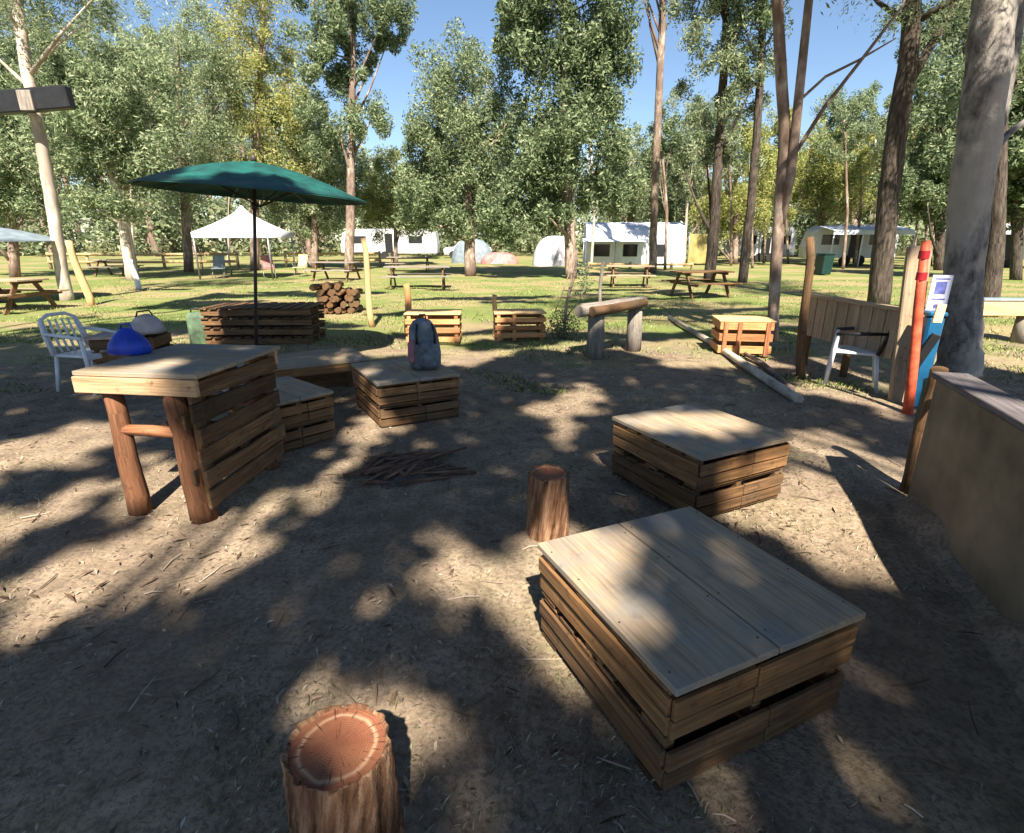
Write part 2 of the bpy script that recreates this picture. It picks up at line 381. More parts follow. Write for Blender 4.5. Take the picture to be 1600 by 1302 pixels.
def bar_table():
    t = thing('bar_table', 'tall timber bar table on log legs with slatted pallet side', 'table', (-2.10, 3.46, 0), R(-7))
    mb = MB(); W, D, H = .78, .90, .93
    for k in range(7): mb.box((0, -D / 2 + (k + .5) * D / 7, H - .014), (W, D / 7 - .004, .026), jit=.003)
    mb.build('table_top', M['lid'], t, .003)
    mb = MB()
    mb.box((0.0, -D / 2 + .0, H - .078), (W - .01, .035, .095), jit=.004); mb.box((0, D / 2 - .03, H - .078), (W - .04, .035, .095))
    mb.box((-W / 2 + .03, 0, H - .08), (.035, D - .08, .09)); mb.build('apron', M['apron'], t, .004)
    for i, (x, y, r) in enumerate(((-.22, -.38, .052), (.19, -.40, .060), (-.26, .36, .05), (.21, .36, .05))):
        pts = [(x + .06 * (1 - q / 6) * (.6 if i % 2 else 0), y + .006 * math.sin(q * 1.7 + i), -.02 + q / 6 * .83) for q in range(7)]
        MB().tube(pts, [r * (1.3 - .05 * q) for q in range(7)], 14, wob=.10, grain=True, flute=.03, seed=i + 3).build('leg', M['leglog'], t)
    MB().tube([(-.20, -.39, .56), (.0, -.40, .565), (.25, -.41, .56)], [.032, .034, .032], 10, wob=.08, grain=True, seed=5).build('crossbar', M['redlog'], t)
    MB().tube([(-.26, .0, .45), (-.27, .38, .62)], [.025, .022], 10, grain=True, seed=6).build('brace', M['greylog'], t)
    mb = MB()
    for k in range(6):
        z = .16 + k * .132
        mb.box((.325 + .02 * (k % 2), -.02, z), (.022, .88, .108 - .010 * (k % 2)), rot=(R(0), 0, 0), jit=.02)
    for y in (-.38, 0, .38): mb.box((.30, y, .48), (.03, .08, .82))
    for k in range(2): mb.box((.265, -.02, .30 + k * .34), (.022, .9, .09), jit=.02)
    mb.build('side_pallet', M['darkwood'], t, .003)
    mb = MB()
    for k in range(3): mb.box((-.03, .44, .3 + k * .2), (.62, .02, .09), jit=.02)
    mb.build('back_slats', M['darkwood'], t, .003)
bar_table()

# log stumps used as stools
def ring_mat():
    m, n, b, o = newmat('cut_log_end')
    ob = node(n, 'ShaderNodeTexCoord').outputs['Object']; s = node(n, 'ShaderNodeSeparateXYZ'); n.links.new(ob, s.inputs[0])
    r = mathn(n, 'SQRT', mathn(n, 'ADD', mathn(n, 'POWER', s.outputs[0], 2), mathn(n, 'POWER', s.outputs[1], 2)))
    wob_ = mathn(n, 'MULTIPLY', noise(n, ob, 12, 3), .03)
    rr = mathn(n, 'ADD', r, wob_)
    rings = mathn(n, 'SINE', mathn(n, 'MULTIPLY', rr, 900.0))
    c = ramp(n, rings, [(.0, (.22, .092, .050)), (1, (.29, .128, .072))])
    c = mixc(n, ramp(n, noise(n, ob, 9, 5), [(.35, (.65,) * 3), (.6, (0, 0, 0))]), c, (.15, .048, .028))
    c = mixc(n, ramp(n, rr, [(.104, (0, 0, 0)), (.109, (1, 1, 1)), (.114, (1, 1, 1)), (.119, (0, 0, 0))]), c, (.40, .24, .15))
    at2 = mathn(n, 'ARCTAN2', s.outputs[1], s.outputs[0])
    ca_ = node(n, 'ShaderNodeCombineXYZ'); n.links.new(mathn(n, 'MULTIPLY', at2, 3.2), ca_.inputs[0]); n.links.new(mathn(n, 'MULTIPLY', r, 4.0), ca_.inputs[1])
    c = mixc(n, ramp(n, noise(n, ca_.outputs[0], 3.5, 4, .6), [(.36, (.85,) * 3), (.42, (0, 0, 0))]), c, (.045, .018, .010))
    n.links.new(c, b.inputs['Base Color']); b.inputs['Roughness'].default_value = .75; b.inputs['Specular IOR Level'].default_value = .2
    bump(n, b, noise(n, ob, 60, 4), .4, .004)
    return m
M['ring'] = ring_mat()
def stump(label, c, h, r, seed, lean=(0, 0)):
    t = thing('log_stump', label, 'stump', (c[0], c[1], 0), 0, 'upright log stools')
    n = 26; pts = [(lean[0] * q / n, lean[1] * q / n, -.03 + (h + .03) * q / n) for q in range(n + 1)]
    rad = [r * (1.10 - .10 * q / n) for q in range(n + 1)]
    mb = MB(); mb.tube(pts, rad, 72, wob=.05, flute=.055, seed=seed, cap=False)
    # rim of the bark turning in to the cut face
    top = Vector(pts[-1]); b0 = len(mb.v) - 72; nb = len(mb.v)
    for k in range(72):
        v = mb.v[b0 + k]; d = (v - top); mb.v.append(top + d * .5 + d.normalized() * r * .47 + Vector((0, 0, .003)))
    for k in range(72):
        d = (mb.v[b0 + k] - top); d.normalize(); mb.v.append(top + d * r * .90 + Vector((0, 0, -.010)))
    for ring in (0, 1):
        a0 = b0 if ring == 0 else nb; a1 = nb if ring == 0 else nb + 72
        for k in range(72):
            k2 = (k + 1) % 72; mb.face([a0 + k, a0 + k2, a1 + k2, a1 + k], [(k * .01, h), (k2 * .01, h), (k2 * .01, h + .02), (k * .01, h + .02)], True)
    mb.build('bark', M['bark_rough'], t)
    d = MB(); N = 64; vs = [(math.cos(6.2832 * k / N) * r * .94 * (1 + .02 * math.sin(3 * k * .2)), math.sin(6.2832 * k / N) * r * .94, .002 * math.sin(k)) for k in range(N)]
    d.quad(vs); o = d.build('cut_top', M['ring'], t); o.location = (lean[0], lean[1], h - .006)
stump('bark covered log stump with red brown cut top at the bottom edge of the view', (-.455, 1.085), .40, .132, 4)
stump('short dark log stump standing between the two square pallet tables', (.205, 2.82), .40, .112, 9)
# stick pile of the fire pit
fp = thing('fire_pit', 'scatter of charred sticks over a dark burnt patch on the dirt', 'fire pit', (-.80, 3.76, 0))
for k in range(44):
    a = random.uniform(0, 6.28); rr = random.uniform(0, .33); L = random.uniform(.16, .46)
    c = Vector((math.cos(a) * rr * 1.2, math.sin(a) * rr, random.uniform(.012, .035))); an = random.uniform(-.2, 1.4) if random.random() < .6 else random.uniform(0, 3.1)
    d = Vector((math.cos(an), math.sin(an), random.uniform(-.08, .10))) * L / 2
    rd = random.uniform(.007, .017)
    MB().tube([c - d, c + Vector((0, 0, .006)), c + d], [rd, rd * 1.1, rd * .7], 7, wob=.15, grain=True, seed=k).build('stick', M['char'], fp)
def ash_patch():
    N = 40; V = [(0, 0, .012)]; Fs = []
    for ring in (1, 2):
        for k in range(N):
            a = 6.2832 * k / N; r = (.18 if ring == 1 else .31) * (1 + .18 * math.sin(3 * a + 1) + .1 * math.sin(7 * a) + .06 * math.sin(13 * a))
            V.append((r * math.cos(a) * 1.15, r * math.sin(a), .014 if ring == 1 else -.006 ))
    for k in range(N):
        k2 = (k + 1) % N; Fs.append((0, 1 + k, 1 + k2)); Fs.append((1 + k, 1 + N + k, 1 + N + k2)); Fs.append((1 + k, 1 + N + k2, 1 + k2))
    V = [(x, y, z + float(ground_z(x - .80, y + 3.76))) for x, y, z in V]
    me = np_mesh('ash', V, Fs, True); link_mesh('ash_bed', me, plain('ash_and_charcoal', (.10, .082, .072), .95, .5, 22, bumpy=.8), fp)
ash_patch()

# ------------------------------------------------------------------ bags
def blob(name, mat, parent, rings, seg=20, wob=.05, seed=0):
    """lofted closed form: rings = (z, cx, cy, rx, ry, power)"""
    r0 = random.Random(seed); mb = MB(); ph = [r0.uniform(0, 6.28) for _ in range(4)]
    for (z, cx, cy, rx, ry, p) in rings:
        for k in range(seg):
            a = 6.2832 * k / seg; c, s_ = math.cos(a), math.sin(a)
            q = (abs(c) ** p + abs(s_) ** p) ** (-1 / p); f = 1 + wob * (math.sin(3 * a + ph[0] + z * 9) + .6 * math.sin(5 * a + ph[1] - z * 15))
            mb.v.append(Vector((cx + rx * q * c * f, cy + ry * q * s_ * f, z)))
    n = len(rings)
    for i in range(n - 1):
        for k in range(seg):
            k2 = (k + 1) % seg; mb.face([i * seg + k, i * seg + k2, (i + 1) * seg + k2, (i + 1) * seg + k], [(0, 0)] * 4, True)
    mb.face(list(range(seg))[::-1], [(0, 0)] * seg, True); mb.face([(n - 1) * seg + k for k in range(seg)], [(0, 0)] * seg, True)
    return mb.build(name, mat, parent)
bp = thing('backpack', 'slate grey backpack with pink side panel standing on a pallet table', 'backpack', (-.85, 5.24, .452), R(15))
blob('body', M['navy'], bp, [(0, 0, 0, .125, .09, 3), (.03, 0, 0, .150, .105, 3.2), (.15, 0, 0, .150, .105, 3.2), (.3, -.005, .005, .142, .10, 3), (.40, -.01, .01, .125, .085, 2.6), (.46, -.012, .015, .085, .055, 2.3), (.485, -.012, .015, .03, .02, 2)], seed=1, wob=.02)
blob('front_pocket', M['navy'], bp, [(.03, .03, -.11, .085, .04, 2.6), (.06, .03, -.115, .10, .05, 2.8), (.2, .03, -.115, .10, .05, 2.8), (.27, .03, -.11, .085, .035, 2.4), (.29, .03, -.105, .05, .015, 2)], seed=2, wob=.03)
blob('side_panel', M['pink'], bp, [(.07, -.13, -.05, .03, .055, 2.4), (.10, -.135, -.05, .035, .065, 2.4), (.25, -.13, -.05, .034, .06, 2.4), (.30, -.12, -.045, .02, .04, 2)], seed=3, wob=.03)
MB().tube([(-.04, .03, .46), (-.03, .035, .515), (.02, .035, .515), (.03, .03, .46)], [.009] * 4, 8).build('handle', M['black'], bp)
for sx in (-1, 1):
    MB().tube([(sx * .07, -.09, .44), (sx * .085, -.135, .36), (sx * .085, -.14, .26)], [.012, .012, .012], 8).build('strap', M['black'], bp)
sk = thing('blue_bag', 'bright blue slumped nylon bag on the far left corner of the bar table', 'bag', (-2.54, 3.58, .93), R(-8))
blob('sack', M['bag_blue'], sk, [(0, 0, 0, .12, .085, 2.4), (.02, 0, 0, .135, .10, 2.4), (.07, .005, 0, .125, .09, 2.3), (.12, .005, 0, .09, .065, 2.2), (.155, 0, 0, .05, .035, 2), (.17, 0, 0, .016, .012, 2)], wob=.06, seed=4)
MB().tube([(-.05, 0, .14), (-.03, 0, .19), (.03, .005, .195), (.05, 0, .14)], [.006] * 4, 7).build('handle', M['bag_blue'], sk)

# things on a crate behind the bar table
ck = thing('dark_crate', 'dark timber crate with pinkish board lid behind the bar table', 'crate', (-4.46, 6.35, 0), R(10))
mb = MB()
for z in (.10, .24, .38, .52):
    mb.box((0, -.24, z), (.62, .02, .11), jit=.01); mb.box((0, .24, z), (.62, .02, .11), jit=.01)
    mb.box((-.32, 0, z), (.02, .5, .11), jit=.01); mb.box((.32, 0, z), (.02, .5, .11), jit=.01)
for sx in (-1, 1):
    for sy in (-1, 1): mb.box((sx * .29, sy * .21, .30), (.04, .04, .58))
mb.box((0, 0, .05), (.58, .44, .02)); mb.build('slatted_box', M['darkwood'], ck, .003)
MB().box((-.1, 0, .60), (.52, .54, .03)).build('lid', wood('pinkish_board', (.22, .15, .13), (.40, .29, .26), (.5, .4, .36)), ck, .003)
gb = thing('grey_bag', 'pale grey soft bag on the dark crate behind the blue bag', 'bag', (-4.24, 6.32, .615), R(20))
blob('sack', plain('pale_grey_cloth', (.36, .34, .37), .8, .15, 6, bumpy=.3), gb, [(0, 0, 0, .16, .11, 2.4), (.04, 0, 0, .18, .13, 2.4), (.12, .01, 0, .16, .11, 2.3), (.19, .02, 0, .10, .07, 2.1), (.22, .02, 0, .03, .02, 2)], wob=.07, seed=8)
MB().tube([(-.09, 0, .17), (-.06, 0, .25), (.06, 0, .26), (.10, 0, .17)], [.01] * 4, 8).build('handle', M['black'], gb)

# ------------------------------------------------------------------ chairs
def plastic_chair(label, loc, rz, back='white_plastic', seat='white_plastic'):
    t = thing('garden_chair', label, 'chair', loc, rz, 'plastic garden chairs')
    mb = MB(); mb.box((0, 0, .42), (.46, .44, .028)); mb.box((0, -.215, .40), (.44, .02, .05)); mb.build('seat', M[seat], t, .008)
    mb = MB()
    for k in range(6): mb.tube([(-.19 + k * .076, .22, .44), (-.19 + k * .076, .27, .62), (-.18 + k * .072, .31, .80)], [.015, .014, .013], 6)
    mb.tube([(-.23, .21, .42), (-.23, .27, .64), (-.20, .315, .80), (-.1, .325, .85), (.1, .325, .85), (.20, .315, .80), (.23, .27, .64), (.23, .21, .42)], [.02] * 8, 8)
    mb.build('backrest', M[back], t)
    for sx in (-1, 1):
        MB().tube([(sx * .22, -.20, .62), (sx * .225, -.215, .42), (sx * .245, -.25, -.01)], [.018, .024, .020], 8).build('leg', M['white_plastic'], t)
        MB().tube([(sx * .20, .20, .43), (sx * .235, .27, -.01)], [.024, .020], 8).build('leg', M['white_plastic'], t)
        MB().tube([(sx * .225, -.22, .62), (sx * .245, 0, .645), (sx * .235, .27, .66)], [.018, .022, .016], 8).build('armrest', M[back], t)
    return t
plastic_chair('white plastic garden chair in shade left of the bar table', (-4.85, 6.15, 0), R(78))
plastic_chair('white plastic garden chair with dark backrest in front of the paling screen', (4.02, 6.3, 0), R(-120), back='black')

# ------------------------------------------------------------------ umbrella
def canopy_mesh(nr, half, apex, rim, sag, thick=0.012):
    """square market canopy with rounded, sagging panels; two skins"""
    N = 32; rings = 7; V = []; Fs = []
    for layer in (0, 1):
        for i in range(rings):
            f = i / (rings - 1)
            for k in range(N):
                a = 6.2832 * k / N; c, s_ = math.cos(a), math.sin(a)
                p = nr; q = (abs(c) ** p + abs(s_) ** p) ** (-1 / p)
                rr = half * q * (0.02 + .98 * f); rib = .5 + .5 * math.cos(8 * a)
                z = apex - (apex - rim) * f ** 1.15 - sag * (1 - rib) * math.sin(f * 3.14) * .5 + .035 * math.sin(f * math.pi)
                V.append((rr * c, rr * s_, z - layer * thick - (.0)))
    o = rings * N
    for layer in (0, 1):
        for i in range(rings - 1):
            for k in range(N):
                k2 = (k + 1) % N; q = [layer * o + i * N + k, layer * o + i * N + k2, layer * o + (i + 1) * N + k2, layer * o + (i + 1) * N + k]
                Fs.append(q if layer else q[::-1])
    for k in range(N):
        k2 = (k + 1) % N; e = (rings - 1) * N; Fs.append([e + k, e + k2, o + e + k2, o + e + k]); Fs.append([o + k, o + k2, k2, k])
    return np_mesh('canopy', V, Fs, True)
def umbrella(label, loc, half, apex, rim, tilt, mat, pole_mat, rz=R(12), power=2.5, lean=0.0):
    t = thing('market_umbrella', label, 'umbrella', loc, rz); lx, ly = -lean * math.cos(rz), lean * math.sin(rz)
    c = link_mesh('canopy', canopy_mesh(power, half, 0, rim - apex, .10), M[mat], t); c.location = (0, 0, apex); c.rotation_euler = tilt
    top = Vector((0, 0, apex))
    MB().tube([(lx, ly, 0), (lx * .5, ly * .5, apex * .5), (0, 0, apex + .02)], [.024, .022, .02], 12).build('pole', M[pole_mat], t)
    f = MB(); f.tube([(0, 0, apex + .0), (0, 0, apex + .05), (0, 0, apex + .09)], [.035, .03, .012], 10).build('finial', M[pole_mat], t)
    Rm = Euler(tilt).to_matrix()
    for k in range(8):
        a = 6.2832 * k / 8; q = (abs(math.cos(a)) ** power + abs(math.sin(a)) ** power) ** (-1 / power)
        d = Vector((math.cos(a), math.sin(a), 0)) * half * q
        p1 = top + Rm @ Vector((0, 0, -.03)); p2 = top + Rm @ (d * .5 + Vector((0, 0, (rim - apex) * .46 - .02))); p3 = top + Rm @ (d * .97 + Vector((0, 0, rim - apex - .016)))
        MB().tube([p1, p2, p3], [.011, .010, .008], 6).build('rib', M[pole_mat], t)
        MB().tube([top + Vector((0, 0, -.52)), p2], [.008, .008], 6).build('strut', M[pole_mat], t)
    MB().tube([(lx * .2, ly * .2, apex - .55), (lx * .18, ly * .18, apex - .48)], [.038, .038], 10).build('runner', M[pole_mat], t)
    MB().tube([(lx, ly, -.01), (lx, ly, .05), (lx, ly, .07), (lx, ly, .30)], [.26, .26, .045, .035], 20, smooth=False).build('base', M['dark_metal'], t)
    return t
umbrella('open dark green market umbrella on a thin pole behind the bar table', (-3.16, 7.3, 0), 1.32, 2.56, 2.19, (R(2), R(3.2), 0), 'canopy', 'dark_metal', R(38), 2.25, .34)
umbrella('blue grey shade umbrella cut off by the left edge', (-14.1, 15.2, 0), 1.75, 2.02, 1.62, (0, 0, 0), 'grey_canopy', 'dark_metal')

# ------------------------------------------------------------------ posts, crates, stacks in the middle ground
def post(label, base, top, r, mat='post', group=None, name='timber_post', stump_r=None, seg=12):
    base = Vector(base); top = Vector(top); t = thing(name, label, 'post', base, 0, group)
    d = top - base; n = 8; rr = random.Random(int(base.x * 100)); pts = []
    for q in range(n + 1):
        f = q / n; pts.append(d * f + Vector((.02 * math.sin(f * 5 + base.x), .02 * math.sin(f * 4 + base.y), 0)) * (1 if 0 < q < n else 0))
    pts[0].z = -.04
    MB().tube(pts, [r * (1.08 - .16 * q / n) for q in range(n + 1)], seg, wob=.08, grain=True, seed=int(abs(base.x) * 37)).build('shaft', M[mat], t)
    return t
post('tall slender yellow post with its long shadow on the lawn', (-2.80, 10.93, 0), (-2.86, 11.0, 1.68), .058)
post('curved leaning yellow post on the left of the lawn', (-11.05, 14.5, 0), (-11.25, 14.5, 1.62), .085)
post('short orange post just behind the left orange crate', (-1.83, 9.65, 0), (-1.83, 9.65, .92), .055, 'orange')
post('short pale post beside the middle orange crate', (-.30, 9.62, 0), (-.30, 9.62, .74), .045)
post('white painted short post on the lawn left of the marquee', (-13.0, 19.4, 0), (-13.1, 19.4, 1.0), .085, 'white_plastic')
post('thin tan post standing behind the log table', (1.72, 10.8, 0), (1.74, 10.8, 1.25), .035, 'greylog')
def crate(label, c, rz, w, d, h):
    t = thing('timber_crate', label, 'crate', (c[0], c[1], 0), rz, 'fresh orange timber crates on the lawn')
    mb = MB(); nb = 3
    for k in range(nb):
        z = .05 + k * (h - .09) / nb + .05; bh = (h - .12) / nb * .62
        for sy in (-1, 1): mb.box((0, sy * d / 2, z), (w, .022, bh), jit=.006)
        for sx in (-1, 1): mb.box((sx * (w / 2 - .012), 0, z), (.02, d - .03, bh), jit=.006)
    mb.build('slats', M['orange'], t, .003)
    mb = MB()
    for x in (-w / 2 + .06, -w * .12, w / 2 - .06):
        for sy in (-1, 1): mb.box((x, sy * (d / 2 - .035), h / 2 - .02), (.06, .04, h - .05))
    mb.build('battens', M['orange'], t, .003)
    mb = MB()
    for k in range(4): mb.box((0, -d / 2 + (k + .5) * d / 4, h - .014), (w + .03, d / 4 - .008, .024), jit=.004)
    mb.build('top_boards', M['post'], t, .003)
crate('orange timber crate partly hidden behind the slate backpack', (-1.30, 9.15, 0), R(2), .88, .6, .52)
crate('orange slatted crate alone in the middle of the lawn', (.12, 9.55, 0), R(5), .86, .6, .48)
def lattice_crate():
    t = thing('timber_crate', 'orange lattice crate with upright battens beside the thin gum trunk', 'crate', (3.50, 8.3, 0), R(-8), 'fresh orange timber crates on the lawn')
    mb = MB()
    for z in (.09, .27, .44):
        for sy in (-1, 1): mb.box((0, sy * .28, z), (.76, .024, .11), jit=.005)
        for sx in (-1, 1): mb.box((sx * .37, 0, z), (.022, .54, .11), jit=.005)
    mb.build('slats', M['orange'], t, .003)
    mb = MB()
    for x in (-.30, -.10, .30):
        for sy in (-1, 1): MB().box((x, sy * .305, .25), (.06, .024, .50), jit=.006).build('batten', M['redlog'], t, .003)
    mb = MB()
    for k in range(4): mb.box((0, -.225 + k * .15, .512), (.80, .14, .022), jit=.004)
    mb.build('top_boards', M['post'], t, .003)
lattice_crate()
def pallet_wall():
    t = thing('stacked_pallets', 'long low stack of grey pallets behind the bar table', 'pallets', (-4.15, 9.25, 0), R(3), None)
    for i in range(4):
        mb = MB(); z = .02 + i * .155
        for k in range(3): mb.box((random.uniform(-.02, .02), -.40 + k * .4, z + .05), (1.72, .05, .09), jit=.008)
        for k in range(11): mb.box((-.80 + k * .16, 0, z + .115), (.11, .92, .02), jit=.01)
        mb.build('pallet', M['darkwood'], t, .003)
pallet_wall()
gn = thing('jerry_can', 'faded green jerry can beside the end of the pallet stack', 'jerry can', (-5.13, 8.95, 0), R(20))
blob('body', M['green_paint'], gn, [(0, 0, 0, .15, .10, 5), (.02, 0, 0, .165, .115, 6), (.46, 0, 0, .165, .115, 6), (.52, 0, 0, .14, .09, 4), (.53, 0, 0, .10, .05, 3)], wob=.004, seed=1)
MB().tube([(-.09, 0, .52), (-.08, 0, .59), (.05, 0, .59), (.06, 0, .52)], [.014] * 4, 8).build('handle', M['black'], gn)
MB().tube([(.11, 0, .50), (.13, 0, .60)], [.03, .028], 10).build('cap', M['yellow'], gn)
wp = thing('firewood_stack', 'heap of split brown firewood on the lawn behind the pallet stack', 'firewood', (-4.20, 13.3, 0), R(6))
for k in range(30):
    row = k // 6; c = k % 6
    x = -.36 + c * .15 + random.uniform(-.03, .03) + (.07 if row % 2 else 0); z = .07 + row * .135 + random.uniform(-.01, .01)
    if row == 4 and c > 3: continue
    L = random.uniform(.34, .46); y = random.uniform(-.05, .05); tl = random.uniform(-.1, .1)
    MB().tube([(x - tl, y - L, z), (x + tl, y + L, z + random.uniform(-.02, .02))], [.072, .068], 9, wob=.18, grain=True, seed=k).build('billet', M['darkwood'], wp)

# log table: beam on two upright logs
lt = thing('log_table', 'rough log beam resting on two grey upright logs', 'table', (1.53, 8.15, 0), 0)
A = Vector((-.32, -.28, 0)); B_ = Vector((.36, .28, 0))
for i, (p, r) in enumerate(((A, .125), (B_, .115))):
    MB().tube([p + Vector((0, 0, -.04)), p + Vector((.01, 0, .3)), p + Vector((0, .01, .66))], [r * 1.08, r, r * .96], 16, wob=.06, grain=True, seed=i + 40).build('leg', M['greylog'], lt)
MB().tube([A + Vector((-.28, -.20, .70)), A + Vector((0, 0, .71)), B_ + Vector((0, 0, .74)), B_ + Vector((.16, .14, .75))], [.085, .08, .075, .07], 14, wob=.08, grain=True, seed=50).build('beam', M['greylog'], lt)
MB().tube([A + Vector((-.22, .0, .71)), A + Vector((.1, .20, .72)), B_ + Vector((.02, .20, .75))], [.075, .075, .07], 12, wob=.08, grain=True, seed=51).build('beam', M['greylog'], lt)
MB().tube([A + Vector((-.10, -.24, .70)), A + Vector((.18, -.04, .71)), B_ + Vector((.12, -.04, .74))], [.07, .07, .065], 12, wob=.08, grain=True, seed=52).build('beam', M['darkwood'], lt)
fl = MB().tube([gp(1247, 632) + Vector((0, 0, .05)), gp(1180, 590) + Vector((0, 0, .07)), gp(1110, 540) + Vector((0, 0, .06)), gp(1045, 499) + Vector((0, 0, .05))], [.052, .050, .046, .036], 14, wob=.06, flute=.02, seed=60).build('fallen_pole', M['bark_white'], None)
tag(fl, 'long thin pale log lying on the ground towards the log table', 'log')
fl = MB().tube([gp(1238, 612) + Vector((0, 0, .03)), gp(1190, 572) + Vector((0, 0, .04)), gp(1150, 548) + Vector((0, 0, .03))], [.03, .034, .024], 10, wob=.08, seed=61).build('fallen_branch', M['bark_mix'], None)
tag(fl, 'short thin branch lying parallel behind the long pale log', 'branch')

# ------------------------------------------------------------------ timber screen, painted posts, wall on the right
sc = thing('timber_screen', 'waist high paling screen with rail between dark post and red post', 'fence', (4.09, 6.75, 0), R(4))
Fa, Fb = Vector((-.02, -.78, 0)), Vector((0.03, .75, 0))
mb = MB(); mb.box((0.0, -.15, .945), (.10, 1.88, .04)); mb.build('rail', M['fence'], sc, .004)
mb = MB()
for k in range(18):
    y = -1.055 + k * .1055; mb.box((.010 * (k % 2), y, .665), (.018, .1045, .52 + random.uniform(-.006, .006)), jit=.002)
mb.build('palings', M['fence'], sc, .002)
for y in (-1.0, -.1, .74): MB().tube([(.06, y, -.03), (.06, y, .5), (.06, y, .92)], [.045, .042, .04], 10, wob=.08, grain=True, seed=int(y * 10 + 70)).build('leg', M['darkwood'], sc)
mb = MB(); mb.box((.21, 0, .40), (.24, 1.44, .03)); mb.build('shelf', M['fence'], sc, .003)
post('tall dark slender post at the far end of the paling screen', (3.62, 6.62, 0), (3.46, 6.66, 1.68), .05, 'darkwood')
bp_ = thing('board_post', 'tall wide tan board post standing beside the red post', 'post', (4.17, 5.62, 0))
MB().box((-.075, .0, .79), (.235, .06, 1.62), rot=(0, -.095, 0)).build('board', M['fence'], bp_, .012)
MB().box((-.06, .075, .45), (.08, .08, .94), rot=(0, -.095, 0)).build('prop', M['darkwood'], bp_, .008)
rp = thing('painted_post', 'tall post painted orange red with dark red bands near its top', 'post', (3.94, 5.16, 0))
mb = MB(); mb.tube([(0, 0, -.03), (-.05, .01, .5), (-.12, .02, 1.05), (-.19, .02, 1.64)], [.047, .043, .042, .038], 14, wob=.05, grain=True, seed=80); mb.build('shaft', M['red'], rp)
for z in (1.33, 1.52):
    f = z / 1.64; MB().tube([(-.18 * f - .01, .02, z - .035), (-.18 * f - .012, .02, z + .035)], [.045, .044], 14, cap=False).build('band', M['redsat'], rp)
MB().box((.02, -.07, 1.0), (.085, .02, .17), rot=(0, .06, 0)).build('notice_plate', M['yellow'], rp, .003)
gpst = post('short faded green post between the red post and the low wall', (3.42, 4.28, 0), (3.40, 4.3, .56), .05, 'green_paint')
post('rough log post at the end of the low grey wall', (2.75, 3.42, 0), (2.755, 3.43, .86), .055, 'darkwood')

wl = thing('low_wall', 'low olive grey sheet wall with dark cap rail at the right edge', 'wall', (2.62, 3.25, 0), math.atan2(-1.0, -.33))
L = 3.4
mb = MB()
for k in range(2):                                      # smooth sheet cladding
    mb.box((.85 + k * 1.7, 0, .43), (1.698, .022, .80))
mb.build('cladding', M['panel'], wl, .002)
mb = MB()
for k in range(3): mb.box((L / 6 + k * L / 3, .05, .865), (L / 3 - .006, .19, .036), jit=.003)
mb.build('cap_rail', M['capwood'], wl, .004)
for x in (.06, 1.2, 2.4): MB().box((x, .06, .42), (.07, .07, .84)).build('stud', M['darkwood'], wl, .003)
# dirt heaped along the wall foot
def berm():
    N, K = 40, 9; V = []; Fs = []
    d = Vector((-.33, -1.0, 0)).normalized(); nrm = Vector((-d.y, d.x, 0)) * -1
    for i in range(N):
        for k in range(K):
            u = -.2 + 2.4 * i / (N - 1); s_ = -.05 + .42 * k / (K - 1)
            p = Vector((2.66, 3.22, 0)) + d * u + nrm * s_
            h = .16 * math.exp(-(s_ / .17) ** 2) * (.7 + .4 * math.sin(u * 5) + .2 * math.sin(u * 13 + s_ * 20)) * min(1, max(0, (u + .2) * 3)) - .012 * k
            V.append((p.x, p.y, float(ground_z(p.x, p.y)) + h + .006))
    for i in range(N - 1):
        for k in range(K - 1): Fs.append((i * K + k, i * K + k + 1, (i + 1) * K + k + 1, (i + 1) * K + k))
    me = np_mesh('soil_bank', V, Fs, True); o = link_mesh('soil_bank', me, bpy.data.materials['dirt_and_grass_ground']); o['kind'] = 'structure'
berm()
# bin and notice by the big trunk
bn = thing('blue_bin', 'tall blue plastic bin standing against the big gum trunk', 'bin', (4.12, 5.35, 0), R(-15))
mb = MB(); mb.box((0, 0, .48), (.13, .14, .92), taper=1.10); mb.build('body', M['bin_blue'], bn, .02)
MB().box((0, 0, .965), (.165, .175, .05)).build('lid', M['bin_blue'], bn, .015)
MB().box((-.04, -.09, .62), (.08, .03, .34), rot=(R(6), R(18), 0)).build('hinge_bar', M['black'], bn, .005)
sg = thing('notice_sign', 'small pale blue printed notice on a thin stake by the big gum', 'sign', (4.23, 5.5, 0), R(-20))
MB().box((0, .02, .62), (.03, .02, 1.26)).build('stake', M['metal'], sg, .003)
MB().box((0, 0, 1.14), (.17, .012, .36)).build('sheet', M['sign'], sg, .002)
mb = MB(); mb.box((0, -.0075, 1.20), (.09, .003, .12)); mb.box((-.01, -.0075, 1.02), (.035, .003, .04)); mb.box((0, -.0075, 1.285), (.12, .003, .012)); mb.box((0, -.0075, 1.09), (.11, .003, .012))
mb.build('printing', M['signink'], sg)

# ------------------------------------------------------------------ picnic tables
def picnic(label, loc, rz, mat='greylog', w=1.7):
    t = thing('picnic_table', label, 'picnic table', loc, rz, 'picnic tables on the lawn')
    mb = MB()
    for k in range(5): mb.box((0, -.32 + k * .16, .74), (w, .15, .04), jit=.004)
    mb.build('table_top', M[mat], t, .004)
    for sy in (-1, 1):
        mb = MB(); mb.box((0, sy * .66, .44), (w, .13, .04)); mb.box((0, sy * .80, .44), (w, .13, .04)); mb.build('seat', M[mat], t, .004)
    for sx in (-1, 1):
        mb = MB(); x = sx * (w / 2 - .25)
        mb.box((x, -.42, .36), (.05, .10, .86), rot=(R(-32), 0, 0)); mb.box((x, .42, .36), (.05, .10, .86), rot=(R(32), 0, 0))
        mb.box((x + .045, 0, .40), (.04, 1.66, .09)); mb.box((x + .045, 0, .69), (.04, .76, .07)); mb.build('trestle', M['darkwood'], t, .003)
    return t
